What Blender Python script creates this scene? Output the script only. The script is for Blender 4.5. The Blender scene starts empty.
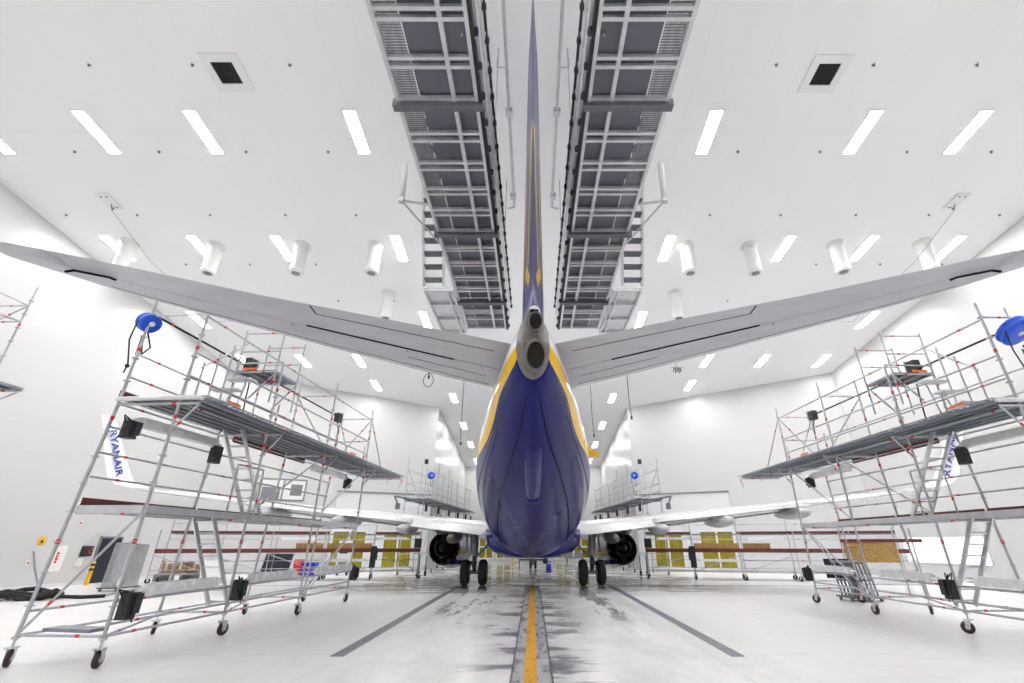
import bpy, math, random
from mathutils import Vector, Matrix
random.seed(7)
S = bpy.context.scene
COL = S.collection
V = Vector
PI = math.pi

# ------------------------------------------------------------------ materials
def mat(name, col, rough=.5, metal=0., spec=.5, coat=0.):
    m = bpy.data.materials.new(name); m.use_nodes = True
    b = m.node_tree.nodes['Principled BSDF']
    b.inputs['Base Color'].default_value = (*col, 1)
    b.inputs['Roughness'].default_value = rough
    b.inputs['Metallic'].default_value = metal
    b.inputs['Specular IOR Level'].default_value = spec
    b.inputs['Coat Weight'].default_value = coat
    b.inputs['Coat Roughness'].default_value = .05
    return m
class NT:
    def __init__(s, m): s.t = m.node_tree; s.b = s.t.nodes['Principled BSDF']; s.out = s.t.nodes['Material Output']
    def n(s, k, **kw):
        x = s.t.nodes.new(k)
        for a, v in kw.items():
            if a.startswith('i_'): x.inputs[int(a[2:])].default_value = v
            else: setattr(x, a, v)
        return x
    def l(s, a, b): s.t.links.new(a, b)
    def math(s, op, a, b=None, c=None):
        x = s.n('ShaderNodeMath', operation=op)
        for i, v in enumerate((a, b, c)):
            if v is None: continue
            if isinstance(v, (int, float)): x.inputs[i].default_value = v
            else: s.l(v, x.inputs[i])
        return x.outputs[0]
    def mix(s, f, a, b):
        x = s.n('ShaderNodeMix', data_type='RGBA')
        if isinstance(f, (int, float)): x.inputs[0].default_value = f
        else: s.l(f, x.inputs[0])
        for v, i in ((a, 6), (b, 7)):
            if isinstance(v, tuple): x.inputs[i].default_value = (*v, 1)
            else: s.l(v, x.inputs[i])
        return x.outputs[2]
    def ramp(s, f, p0, p1):
        x = s.n('ShaderNodeMapRange'); s.l(f, x.inputs[0])
        x.inputs[1].default_value = p0; x.inputs[2].default_value = p1
        return x.outputs[0]
    def noise(s, vec, scale, detail=4, rough=.55):
        x = s.n('ShaderNodeTexNoise'); x.inputs['Scale'].default_value = scale
        x.inputs['Detail'].default_value = detail; x.inputs['Roughness'].default_value = rough
        if vec is not None: s.l(vec, x.inputs['Vector'])
        return x.outputs['Fac']
    def obj(s):
        return s.n('ShaderNodeNewGeometry').outputs['Position']
    def xyz(s, v):
        x = s.n('ShaderNodeSeparateXYZ'); s.l(v, x.inputs[0]); return x.outputs
    def mapv(s, v, scale):
        x = s.n('ShaderNodeMapping'); s.l(v, x.inputs[0]); x.inputs['Scale'].default_value = scale; return x.outputs[0]
    def bump(s, h, strength, dist=.01):
        x = s.n('ShaderNodeBump'); x.inputs['Strength'].default_value = strength; x.inputs['Distance'].default_value = dist
        s.l(h, x.inputs['Height']); s.l(x.outputs[0], s.b.inputs['Normal'])

def vary(m, scale, amt, rough_amt=.1):
    """slight wear: noise on colour value and on roughness"""
    t = NT(m); c = tuple(t.b.inputs['Base Color'].default_value)[:3]
    nz = t.noise(t.n('ShaderNodeTexCoord').outputs['Object'], scale)
    f = t.ramp(nz, .3, .7)
    t.l(t.mix(f, tuple(x * (1 - amt) for x in c), tuple(min(1, x * (1 + amt)) for x in c)), t.b.inputs['Base Color'])
    r = t.b.inputs['Roughness'].default_value
    t.l(t.math('MULTIPLY_ADD', nz, rough_amt * 2, r - rough_amt), t.b.inputs['Roughness'])
    return m

M = {}
M['galv'] = vary(mat('galvanised_tube', (.50, .52, .55), .38, .55), 6, .12)
M['alu'] = vary(mat('aluminium', (.66, .67, .69), .34, .6), 5, .1)
M['steel_dark'] = vary(mat('dark_steel', (.16, .17, .19), .45, .5), 5, .15)
M['plank_steel'] = vary(mat('plank_steel', (.27, .30, .34), .42, .45), 3, .18)
M['red'] = mat('red_marker', (.72, .045, .03), .4)
M['rubber'] = vary(mat('rubber', (.018, .018, .02), .7), 8, .2)
M['wheel_red'] = vary(mat('caster_tyre', (.06, .028, .03), .6), 8, .2)
M['black'] = vary(mat('black_plastic', (.02, .022, .027), .5), 5, .2)
M['board'] = vary(mat('red_brown_board', (.15, .032, .024), .55), 4, .2)
M['white_plastic'] = mat('white_plastic', (.82, .83, .84), .4)
M['wrap'] = vary(mat('plastic_wrap', (.78, .79, .8), .25), 7, .12, .15)
M['duct_white'] = mat('duct_white', (.84, .84, .82), .7, 0, .15)
M['blue_plastic'] = vary(mat('blue_plastic', (.012, .09, .66), .3, 0, .5), 4, .1)
M['yellow'] = mat('yellow_paint', (.85, .50, .015), .4)
M['orange'] = mat('orange_plastic', (.9, .16, .03), .4)
M['cardboard'] = vary(mat('cardboard', (.46, .28, .13), .8), 6, .15)
M['green'] = mat('green_plastic', (.1, .55, .08), .4)
M['tyre'] = vary(mat('aircraft_tyre', (.035, .035, .038), .75), 6, .25)
M['hub'] = mat('wheel_hub', (.55, .56, .58), .4, .4)
M['gear_paint'] = vary(mat('gear_paint', (.25, .28, .33), .4, .2), 5, .15)
M['white_gloss'] = vary(mat('white_gloss', (.84, .85, .87), .22, 0, .5, .3), 1.2, .03)
M['blue_gloss'] = vary(mat('navy_gloss', (.010, .014, .14), .18, 0, .25), 1.5, .12, .05)
M['grey_paint'] = mat('stabiliser_grey', (.33, .34, .38), .34, 0, .45)
M['seam'] = mat('panel_seam', (.012, .012, .016), .9, 0, .02)
M['bare'] = vary(mat('bare_leading_edge', (.74, .75, .78), .22, .35), 4, .08)
M['tail_metal'] = vary(mat('tail_cone_metal', (.165, .152, .142), .42, .15, .3), 5, .3)
M['hole_black'] = mat('dark_hole', (.008, .007, .007), .8)
M['nozzle'] = vary(mat('nozzle_dark', (.045, .042, .042), .5, .5), 4, .3)
M['frame_grey'] = mat('window_frame_grey', (.22, .23, .25), .5)
M['navy_door'] = mat('dark_door', (.012, .016, .03), .5)
M['letter_blue'] = mat('letter_blue', (.01, .035, .32), .35)
M['pale_grey'] = mat('pale_grey_paint', (.62, .62, .64), .45, 0, .3)
M['paper'] = mat('paper_white', (.85, .85, .84), .6)
M['bucket'] = mat('bucket_blue', (.01, .04, .5), .35)
M['glass_dim'] = mat('dim_glass', (.32, .34, .37), .12)

# wet-looking wall panels
def wall_mat(name, base, horiz=True):
    m = mat(name, base, .32); t = NT(m)
    x, y, z = t.xyz(t.obj())
    f = t.math('FRACT', t.math('MULTIPLY', z, 1 / 1.1))
    line = t.math('LESS_THAN', f, .02)
    nz = t.noise(t.obj(), .35)
    c = t.mix(t.ramp(nz, .3, .7), tuple(v * .985 for v in base), base)
    t.l(t.mix(t.math('MULTIPLY', line, .16), c, (.35, .35, .36)), t.b.inputs['Base Color'])
    return m
M['wall'] = wall_mat('white_wall_panels', (.64, .64, .64))
m = M['ceiling'] = mat('white_ceiling_panels', (.89, .89, .90), .45); t = NT(m)
x, y, z = t.xyz(t.obj())
f1 = t.math('LESS_THAN', t.math('FRACT', t.math('MULTIPLY', x, 1 / 1.1)), .012)
f2 = t.math('LESS_THAN', t.math('FRACT', t.math('MULTIPLY', y, 1 / 6.2)), .004)
rib = t.math('SINE', t.math('MULTIPLY', x, 2 * PI / .11))
t.l(t.mix(t.math('MULTIPLY', t.math('MAXIMUM', f1, f2), .10), (.89, .89, .90), (.4, .4, .42)), t.b.inputs['Base Color'])
t.bump(rib, .12, .004)
M['door_panel'] = wall_mat('far_door_panels', (.76, .77, .79))

# floor: sealed pale concrete, stained and wet along the centre line
m = M['floor'] = mat('sealed_concrete', (.6, .6, .61), .35); t = NT(m)
pos = t.obj(); x, y, z = t.xyz(pos)
n1 = t.noise(pos, .45, 6, .6); n2 = t.noise(pos, 3.5, 5, .65); n3 = t.noise(t.mapv(pos, (.9, .5, 1)), 1.1, 6, .68)
base = t.mix(t.ramp(n1, .25, .75), (.83, .82, .82), (.88, .87, .87))
base = t.mix(t.math('MULTIPLY', t.ramp(n2, .45, .75), .35), base, (.70, .69, .69))
ax = t.math('ABSOLUTE', x)
# old wheel-track streaks running along the hall, soft edged
n5 = t.noise(t.mapv(pos, (1.5, .22, 1)), 1.0, 7, .68)
track = t.math('MULTIPLY', t.math('MULTIPLY', t.ramp(t.math('ABSOLUTE', t.math('SUBTRACT', ax, 2.1)), 1.3, .3), t.ramp(y, 11, 16)), t.ramp(n5, .46, .58))
grit = t.ramp(t.noise(t.mapv(pos, (2.2, 1, 1)), 4.5, 5, .7), .36, .52)
base = t.mix(t.math('MULTIPLY', t.math('MULTIPLY', track, grit), .9), base, (.055, .053, .055))
# dark damp patches hugging the guide strip
n3 = t.noise(t.mapv(pos, (.55, 1.1, 1)), .95, 6, .62)
damp = t.math('MULTIPLY', t.math('MULTIPLY', t.ramp(ax, 1.9, .45), t.ramp(n3, .46, .58)), 1)
base = t.mix(t.math('MULTIPLY', damp, .85), base, (.07, .068, .07))
# faint rubber haze across the work lane
n6 = t.noise(t.mapv(pos, (1.2, .4, 1)), .7, 6, .65)
haze = t.math('MULTIPLY', t.ramp(ax, 5.2, 1.5), t.ramp(n6, .40, .62))
base = t.mix(t.math('MULTIPLY', haze, .45), base, (.36, .355, .36))
mask, streak = damp, track
wet_y = t.math('MULTIPLY', t.ramp(y, 19.5, 23.5), t.ramp(ax, 9.5, 5.5))
n4 = t.noise(t.mapv(pos, (.35, 1.2, 1)), .8, 5, .6)
wet = t.math('MULTIPLY', wet_y, t.ramp(n4, .36, .54))
base = t.mix(t.math('MULTIPLY', wet, .6), base, (.17, .165, .165))
sawx = t.math('LESS_THAN', t.math('FRACT', t.math('MULTIPLY_ADD', x, 1 / 4.6, .3)), .0035)
sawy = t.math('LESS_THAN', t.math('FRACT', t.math('MULTIPLY_ADD', y, 1 / 5.2, .1)), .0035)
base = t.mix(t.math('MULTIPLY', t.math('MAXIMUM', sawx, sawy), .35), base, (.2, .2, .2))
t.l(base, t.b.inputs['Base Color'])
rr = t.math('MULTIPLY_ADD', n2, .25, .24)
wt = t.math('MAXIMUM', wet, t.math('MULTIPLY', t.math('MAXIMUM', mask, streak), .6))
r2 = t.n('ShaderNodeMix'); t.l(wt, r2.inputs[0]); t.l(rr, r2.inputs[2]); r2.inputs[3].default_value = .06
t.l(r2.outputs[0], t.b.inputs['Roughness'])
# guide strip and line
m = M['strip'] = mat('guide_strip_concrete', (.36, .36, .37), .4); t = NT(m)
nz = t.noise(t.mapv(t.obj(), (2, .6, 1)), 2.2, 6, .65)
t.l(t.mix(t.ramp(nz, .35, .7), (.60, .60, .60), (.24, .24, .245)), t.b.inputs['Base Color'])
t.l(t.math('MULTIPLY_ADD', nz, -.5, .55), t.b.inputs['Roughness'])
m = M['line'] = mat('yellow_floor_line', (.8, .42, .03), .45); t = NT(m)
nz = t.noise(t.mapv(t.obj(), (3, 1, 1)), 2.6, 7, .7)
t.l(t.mix(t.ramp(nz, .50, .72), (.80, .40, .035), (.34, .17, .04)), t.b.inputs['Base Color'])
# OSB
m = M['osb'] = mat('chipboard', (.5, .3, .1), .7); t = NT(m)
nz = t.noise(t.mapv(t.obj(), (1, 1, 2.2)), 9, 5, .7)
t.l(t.mix(t.ramp(nz, .35, .65), (.28, .15, .045), (.58, .37, .13)), t.b.inputs['Base Color'])
# yellow-green filter mat
m = M['filter'] = mat('filter_mat', (.42, .36, .03), .8); t = NT(m)
nz = t.noise(t.mapv(t.obj(), (3, 3, .6)), 2.4, 5, .6)
t.l(t.mix(t.ramp(nz, .3, .7), (.19, .155, .008), (.37, .31, .018)), t.b.inputs['Base Color'])
# perforated steel (real holes: see-through)
def perforate(m, dx, dy, frac, axis=None):
    t = NT(m); pos = t.n('ShaderNodeTexCoord').outputs['Object']; x, y, z = t.xyz(pos)
    if axis == 'bars':
        hole = t.math('LESS_THAN', t.math('FRACT', t.math('MULTIPLY', y, 1 / dy)), frac)
    else:
        fx = t.math('SUBTRACT', t.math('FRACT', t.math('MULTIPLY', x, 1 / dx)), .5)
        fy = t.math('SUBTRACT', t.math('FRACT', t.math('MULTIPLY', y, 1 / dy)), .5)
        d = t.math('ADD', t.math('MULTIPLY', fx, fx), t.math('MULTIPLY', fy, fy))
        hole = t.math('LESS_THAN', d, frac * frac)
    tr = t.n('ShaderNodeBsdfTransparent'); mx = t.n('ShaderNodeMixShader')
    t.l(hole, mx.inputs[0]); t.l(t.b.outputs[0], mx.inputs[1]); t.l(tr.outputs[0], mx.inputs[2])
    t.l(mx.outputs[0], t.out.inputs[0]); return m
M['grate_open'] = perforate(mat('open_grating', (.24, .25, .27), .45, .4), .1, .045, .42, 'bars')
M['grate'] = perforate(mat('dock_grating', (.16, .17, .20), .45, .4), .1, .045, .12, 'bars')
M['edge_holes'] = perforate(mat('perforated_edge', (.25, .28, .32), .42, .45), .07, .12, .33)
# lamps
m = M['lamp'] = mat('lit_diffuser', (1, 1, 1), .5)
m.node_tree.nodes['Principled BSDF'].inputs['Emission Color'].default_value = (1, .985, .965, 1)
m.node_tree.nodes['Principled BSDF'].inputs['Emission Strength'].default_value = 42.0

# fuselage livery: follows a per-vertex height above the stripe line
def livery(name, side=None):
    m = mat(name, (.84, .85, .87), .13, 0, .08); t = NT(m)
    at = t.n('ShaderNodeAttribute', attribute_name='stripe').outputs['Fac']
    up = t.math('GREATER_THAN', at, 0.)
    yl = t.math('MULTIPLY', up, t.math('LESS_THAN', at, 1.))
    nz = t.noise(t.n('ShaderNodeTexCoord').outputs['Object'], 1.1, 5)
    blue = t.mix(t.ramp(nz, .35, .7), (.007, .010, .115), (.010, .014, .155))
    c = t.mix(up, blue, (.84, .85, .87)); c = t.mix(yl, c, (.86, .53, .012))
    t.l(c, t.b.inputs['Base Color'])
    t.l(t.math('MULTIPLY_ADD', nz, .14, .09), t.b.inputs['Roughness'])
    t.bump(t.noise(t.n('ShaderNodeTexCoord').outputs['Object'], 1.6, 2), .03, .03)
    return m
M['livery'] = livery('fuselage_livery')
# fin livery: blue with yellow strokes, pale band
m = M['fin'] = mat('fin_livery', (.012, .018, .16), .30, 0, .4); t = NT(m)
x, y, z = t.xyz(t.obj())
def stroke(y0, z0, sl, w, za, zb):
    d = t.math('ABSOLUTE', t.math('SUBTRACT', t.math('SUBTRACT', y, y0), t.math('MULTIPLY', t.math('SUBTRACT', z, z0), sl)))
    return t.math('MULTIPLY', t.math('LESS_THAN', d, w), t.math('MULTIPLY', t.math('GREATER_THAN', z, za), t.math('LESS_THAN', z, zb)))
yel = t.math('MAXIMUM', stroke(7.9, 7.3, -.55, .13, 7.1, 9.6), stroke(8.55, 7.3, -.35, .1, 7.1, 9.9))
yel = t.math('MAXIMUM', yel, stroke(8.1, 6.9, .9, .22, 6.65, 7.25))
yel = t.math('MAXIMUM', yel, stroke(9.2, 7.6, -.2, .1, 7.3, 10.))
t.l(t.mix(yel, (.012, .018, .16), (.86, .53, .012)), t.b.inputs['Base Color'])

# ------------------------------------------------------------------ mesh builder
def wloc(o):
    p = V((0, 0, 0))
    while o is not None:
        p += o.location; o = o.parent
    return p
class MB:
    def __init__(s): s.v = []; s.f = []; s.mi = []; s.sm = []
    def add(s, vs, fs, mi=0, sm=False):
        b = len(s.v); s.v += [V(p) for p in vs]
        for f in fs: s.f.append([b + i for i in f]); s.mi.append(mi); s.sm.append(sm)
    def box(s, lo, hi, mi=0, bev=0.):
        x0, y0, z0 = lo; x1, y1, z1 = hi
        s.hexa([(x0, y0, z0), (x1, y0, z0), (x1, y1, z0), (x0, y1, z0), (x0, y0, z1), (x1, y0, z1), (x1, y1, z1), (x0, y1, z1)], mi)
    def hexa(s, p, mi=0):
        s.add(p, [(3, 2, 1, 0), (4, 5, 6, 7), (0, 1, 5, 4), (1, 2, 6, 5), (2, 3, 7, 6), (3, 0, 4, 7)], mi)
    def obox(s, c, ex, ey, ez, mi=0):
        """box centred at c with half-vectors ex ey ez"""
        c, ex, ey, ez = V(c), V(ex), V(ey), V(ez)
        s.hexa([c - ex - ey - ez, c + ex - ey - ez, c + ex + ey - ez, c - ex + ey - ez, c - ex - ey + ez, c + ex - ey + ez, c + ex + ey + ez, c - ex + ey + ez], mi)
    def bar(s, a, b, w, h, mi=0, up=(0, 0, 1)):
        a, b = V(a), V(b); d = (b - a).normalized(); sx = d.cross(V(up))
        if sx.length < 1e-4: sx = d.cross(V((1, 0, 0)))
        sx.normalize(); u = sx.cross(d)
        s.obox((a + b) / 2, (b - a) / 2, sx * w / 2, u * h / 2, mi)
    def tube(s, a, b, r, n=8, mi=0, r2=None, caps=True):
        a, b = V(a), V(b); d = (b - a).normalized(); r2 = r if r2 is None else r2
        x = d.cross(V((0, 0, 1)))
        if x.length < 1e-4: x = V((1, 0, 0))
        x.normalize(); y = d.cross(x)
        vs = [a + (x * math.cos(2 * PI * i / n) + y * math.sin(2 * PI * i / n)) * r for i in range(n)] + \
             [b + (x * math.cos(2 * PI * i / n) + y * math.sin(2 * PI * i / n)) * r2 for i in range(n)]
        s.add(vs, [(i, (i + 1) % n, n + (i + 1) % n, n + i) for i in range(n)], mi, True)
        if caps: s.add(vs[:n], [tuple(range(n))[::-1]], mi); s.add(vs[n:], [tuple(range(n))], mi)
    def path(s, pts, r, n=6, mi=0):
        for a, b in zip(pts, pts[1:]): s.tube(a, b, r, n, mi)
    def lathe(s, o, axis, prof, n=24, mi=0, mis=None):
        """prof: (distance along axis, radius)"""
        o, d = V(o), V(axis).normalized(); x = d.cross(V((0, 0, 1)))
        if x.length < 1e-4: x = V((1, 0, 0))
        x.normalize(); y = d.cross(x); b = len(s.v)
        for h, r in prof:
            for i in range(n):
                a = 2 * PI * i / n; s.v.append(o + d * h + (x * math.cos(a) + y * math.sin(a)) * max(r, 1e-4))
        for k in range(len(prof) - 1):
            for i in range(n):
                s.f.append([b + k * n + i, b + k * n + (i + 1) % n, b + (k + 1) * n + (i + 1) % n, b + (k + 1) * n + i])
                s.mi.append(mis[k] if mis else mi); s.sm.append(True)
    def grid(s, rows, closed=True, mi=0, cap=True, sm=True):
        b = len(s.v); n = len(rows[0])
        for r in rows: s.v += [V(p) for p in r]
        for k in range(len(rows) - 1):
            for i in range(n if closed else n - 1):
                j = (i + 1) % n
                s.f.append([b + k * n + i, b + k * n + j, b + (k + 1) * n + j, b + (k + 1) * n + i]); s.mi.append(mi); s.sm.append(sm)
        if cap and closed:
            s.f.append([b + i for i in range(n)][::-1]); s.mi.append(mi); s.sm.append(False)
            e = b + (len(rows) - 1) * n
            s.f.append([e + i for i in range(n)]); s.mi.append(mi); s.sm.append(False)
    def build(s, name, mats, parent=None, loc=None, fix=True):
        if not isinstance(mats, (list, tuple)): mats = [mats]
        me = bpy.data.meshes.new(name)
        off = wloc(parent) if parent else V((0, 0, 0))
        if loc is not None: off = off + V(loc) - (wloc(parent) if parent else V((0, 0, 0)))
        me.from_pydata([p - off for p in s.v], [], s.f)
        for mm in mats: me.materials.append(mm if not isinstance(mm, str) else M[mm])
        me.polygons.foreach_set('material_index', s.mi); me.polygons.foreach_set('use_smooth', s.sm)
        if fix:
            import bmesh
            bm = bmesh.new(); bm.from_mesh(me); bmesh.ops.recalc_face_normals(bm, faces=bm.faces); bm.to_mesh(me); bm.free()
        me.update()
        o = bpy.data.objects.new(name, me); COL.objects.link(o)
        if parent: o.parent = parent
        if loc is not None: o.location = V(loc) - (wloc(parent) if parent else V((0, 0, 0)))
        return o
def tag(o, label=None, cat=None, group=None, kind=None):
    if label: o['label'] = label
    if cat: o['category'] = cat
    if group: o['group'] = group
    if kind: o['kind'] = kind
    return o
def thing(name, loc, label, cat, group=None):
    o = bpy.data.objects.new(name, None); COL.objects.link(o); o.location = loc; o.empty_display_size = .2
    return tag(o, label, cat, group)
def dup(root, loc, label=None, group=None):
    r = root.copy(); COL.objects.link(r); r.location = loc
    if label: r['label'] = label
    if group: r['group'] = group
    for ch in list(root.children):
        c = ch.copy(); COL.objects.link(c); c.parent = r
        for g in list(ch.children):
            d = g.copy(); COL.objects.link(d); d.parent = c
    return r
def struct(name, mb, m, label=None):
    o = mb.build(name, m); o['kind'] = 'structure'
    if label: o['label'] = label
    return o
def text_mesh(txt, size, o, xdir, ydir, m, parent, name='lettering', depth=.004):
    cu = bpy.data.curves.new('t', 'FONT'); cu.body = txt; cu.size = size; cu.extrude = depth; cu.align_x = 'CENTER'; cu.align_y = 'CENTER'
    cu.offset = size * .022
    ob = bpy.data.objects.new('t', cu); COL.objects.link(ob)
    dg = bpy.context.evaluated_depsgraph_get(); dg.update()
    me = bpy.data.meshes.new_from_object(ob.evaluated_get(dg)); bpy.data.objects.remove(ob); bpy.data.curves.remove(cu)
    xd, yd = V(xdir).normalized(), V(ydir).normalized(); zd = xd.cross(yd).normalized(); yd = zd.cross(xd)
    off = V(o) - wloc(parent)
    for v in me.vertices: v.co = off + xd * v.co.x + yd * v.co.y + zd * v.co.z
    me.materials.clear(); me.materials.append(m); me.name = name
    q = bpy.data.objects.new(name, me); COL.objects.link(q); q.parent = parent
    return q

# ------------------------------------------------------------------ room
CZ0, CS = 17.5, .125
def ceil(y): return CZ0 - CS * y
YB, YF = -16., 57.
WX, NX = 22.3, 8.2
YC, YN = 32.0, 38.7             # side wall ends, nose bay starts
mb = MB(); mb.box((-WX - .3, YB - .3, -.3), (WX + .3, YF + .3, 0)); struct('floor', mb, 'floor')
mb = MB()
mb.hexa([(-WX - .3, YB - .3, ceil(YB - .3)), (WX + .3, YB - .3, ceil(YB - .3)), (WX + .3, YF + .3, ceil(YF + .3)), (-WX - .3, YF + .3, ceil(YF + .3)),
         (-WX - .3, YB - .3, ceil(YB - .3) + .3), (WX + .3, YB - .3, ceil(YB - .3) + .3), (WX + .3, YF + .3, ceil(YF + .3) + .3), (-WX - .3, YF + .3, ceil(YF + .3) + .3)])
struct('ceiling', mb, 'ceiling')
def wall(name, a, b, th=.25, m='wall'):
    """wall standing from a to b (xy), thickness to the left of the direction, top following the ceiling"""
    a, b = V((*a, 0)), V((*b, 0)); d = (b - a).normalized(); n = V((-d.y, d.x, 0)) * th
    mb = MB(); p = [a, b, b + n, a + n]
    mb.hexa([(*q.xy, 0) for q in p] + [(q.x, q.y, ceil(q.y) - .002) for q in p]); return struct(name, mb, m)
wall('wall_left', (-WX, YB), (-WX, YC)); wall('wall_right', (WX, YC), (WX, YB)); wall('wall_back', (WX, YB), (-WX, YB))
wall('wall_far_left', (-WX, YC), (-NX, YN)); wall('wall_far_right', (NX, YN), (WX, YC))
wall('wall_nose_left', (-NX, YN), (-NX, YF)); wall('wall_nose_right', (NX, YF), (NX, YN)); wall('wall_front', (-NX, YF), (NX, YF))
# skirting
for nm, a, b in (('baseboard_left', (-WX + .02, 9), (-WX + .02, YC)), ('baseboard_right', (WX - .02, 9), (WX - .02, YC))):
    mb = MB(); mb.bar((*a, .07), (*b, .07), .04, .14); struct(nm, mb, 'door_panel')
# raised door portals on the angled far walls with panes of yellow filter mat
def farpt(s, ax, off=0.):
    """point on the far angled wall, s side, |x|, offset into the room"""
    y = YC + (WX - ax) * (YN - YC) / (WX - NX)
    n = V((-s * (YN - YC), -(WX - NX), 0)).normalized()
    p = V((s * ax, y, 0)) + n * off; return p
for s, nm in ((-1, 'door_1'), (1, 'door_2')):
    a0, a1 = farpt(s, 8.3), farpt(s, 14.6); b0, b1 = farpt(s, 8.3, .28), farpt(s, 14.6, .28)
    mb = MB(); q = [a0, a1, b1, b0]
    mb.hexa([(p.x, p.y, 0) for p in q] + [(p.x, p.y, 5.35) for p in q])
    struct(nm, mb, 'door_panel')
    mb = MB(); mb.bar(farpt(s, 8.3, .3) + V((0, 0, 5.38)), farpt(s, 14.65, .3) + V((0, 0, 5.38)), .12, .1); struct('trim_%d' % (1 if s < 0 else 2), mb, 'frame_grey')
def filter_panel(p0, p1, z0, z1, nrm, label, group='yellow filter panels'):
    """white frame of four panes of yellow mat"""
    p0, p1 = V((p0.x, p0.y, 0)), V((p1.x, p1.y, 0)); d = (p1 - p0).normalized(); w = (p1 - p0).length
    r = thing('filter_panel', (p0 + p1) / 2 + V((0, 0, z0)), label, 'filter panel', group)
    P = lambda u, z, o=0: p0 + d * u + nrm * o + V((0, 0, z))
    fr = MB(); e = .07
    for u in (e, w / 2, w - e): fr.bar(P(u, z0, .05), P(u, z1, .05), .11, .1, 0, up=nrm)
    for z in (z0 + e, (z0 + z1) / 2, z1 - e): fr.bar(P(0, z, .051), P(w, z, .051), .1, .14, 0)
    fr.build('frame', 'white_plastic', r)
    for i in (0, 1):
        for k in (0, 1):
            u = w * (i + .5) / 2; z = z0 + (z1 - z0) * (k + .5) / 2
            pm = MB(); pm.obox(P(u, z, .03), d * (w / 4 - .03), nrm * .02, V((0, 0, (z1 - z0) / 4 - .03))); pm.build('pane', 'filter', r)
    return r
for s, sd in ((-1, 'left'), (1, 'right')):
    n = V((-s * (YN - YC), -(WX - NX), 0)).normalized()
    for (x0, x1, w) in ((9.3, 11.35, 'nearest the nose bay'), (12.35, 14.55, 'next to the outer door edge')):
        filter_panel(farpt(s, x0, .28), farpt(s, x1, .28), .12, 2.75, n, 'yellow-green four-pane filter panel on the far %s wall, %s' % (sd, w))
for x0, x1, lb in ((-6.2, -4.5, 'left of the nose wheel'), (-4.2, -2.4, 'left of the nose wheel, inner one'), (2.5, 4.3, 'right of the nose wheel, inner one'), (4.6, 6.4, 'right of the nose wheel')):
    filter_panel(V((x0, YF, 0)), V((x1, YF, 0)), .2, 2.75, V((0, -1, 0)), 'yellow-green filter panel on the far end wall, ' + lb)
# office window in the left far wall
n = V(((YN - YC), -(WX - NX), 0)).normalized()
p0, p1 = farpt(-1, 19.2, .02), farpt(-1, 16.6, .02); d = (p1 - p0).normalized(); w = (p1 - p0).length
fr = MB()
for u in (0, w * .5, w): fr.bar(p0 + d * u + V((0, 0, 4.65)), p0 + d * u + V((0, 0, 6.05)), .1, .1, 0, up=n)
for z in (4.65, 6.05): fr.bar(p0 + V((0, 0, z)), p1 + V((0, 0, z)), .1, .1)
wf = struct('window_1', fr, 'frame_grey')
pm = MB(); pm.obox((p0 + p1) / 2 + V((0, 0, 5.35)), d * w / 2, n * .02, V((0, 0, .68))); q = pm.build('glass_pane', 'white_plastic', wf)
pm = MB(); pm.obox(p0 + d * w * .24 + V((0, 0, 5.1)) + n * .03, d * w * .2, n * .01, V((0, 0, .4)))
pm.obox(p0 + d * w * .8 + V((0, 0, 5.35)) + n * .03, d * w * .13, n * .01, V((0, 0, .38))); pm.build('dark_blind', 'frame_grey', wf)
# frosted window in the right wall
fr = MB()
for y in (24.5, 26.3, 28.2, 29.9): fr.bar((WX - .04, y, .85), (WX - .04, y, 2.15), .05, .05)
for z in (.85, 2.15): fr.bar((WX - .04, 24.5, z), (WX - .04, 29.9, z), .05, .05)
wf = struct('window_2', fr, 'white_plastic')
pm = MB(); pm.box((WX - .05, 24.5, .87), (WX - .02, 29.9, 2.13))
mm = mat('daylit_frosted_pane', (.8, .86, .95), .3); b = mm.node_tree.nodes['Principled BSDF']
b.inputs['Emission Color'].default_value = (.80, .88, 1, 1); b.inputs['Emission Strength'].default_value = .9
pm.build('frosted_pane', mm, wf)

# floor marks and drains
mb = MB(); mb.box((-.31, -14, 0), (.27, 24.2, .008)); struct('trim_3', mb, 'strip', 'grey concrete guide strip down the centre of the floor')
mb = MB(); mb.box((-.135, -14, .008), (.06, 24.3, .0125)); struct('trim_4', mb, 'line', 'worn yellow guide line along the centre strip')
mb = MB()
for x in (-.33, .29): mb.box((x - .012, -14, 0), (x + .012, 30, .012))
struct('trim_5', mb, 'steel_dark', 'thin steel rails edging the centre strip')
def drain(x, y0, y1, label):
    r = thing('floor_drain', (x, (y0 + y1) / 2, .0), label, 'drain', 'slot drains in the floor')
    ch = MB(); ch.box((x - .085, y0, .002), (x + .085, y1, .008)); ch.build('channel', 'steel_dark', r)
    fr = MB()
    for k in (-.1, .1): fr.box((x + k - .015, y0, .0), (x + k + .015, y1, .014))
    n = int((y1 - y0) / .16)
    for k in range(n): fr.box((x - .085, y0 + .16 * k, .004), (x + .085, y0 + .16 * k + .05, .012))
    fr.build('drain_grate', 'plank_steel', r)
drain(-3.5, 9.7, 24.5, 'long slot drain in the floor left of the yellow line')
drain(3.66, 9.7, 24.5, 'long slot drain in the floor right of the yellow line')
for y0, y1, xa, xb in ((27.6, 27.8, -16, 16), (24.5, 24.62, -16, 16)):
    mb = MB(); mb.box((xa, y0, .001), (xb, y1, .008)); struct('trim_%d' % (6 if y0 > 26 else 7), mb, 'plank_steel')

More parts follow.
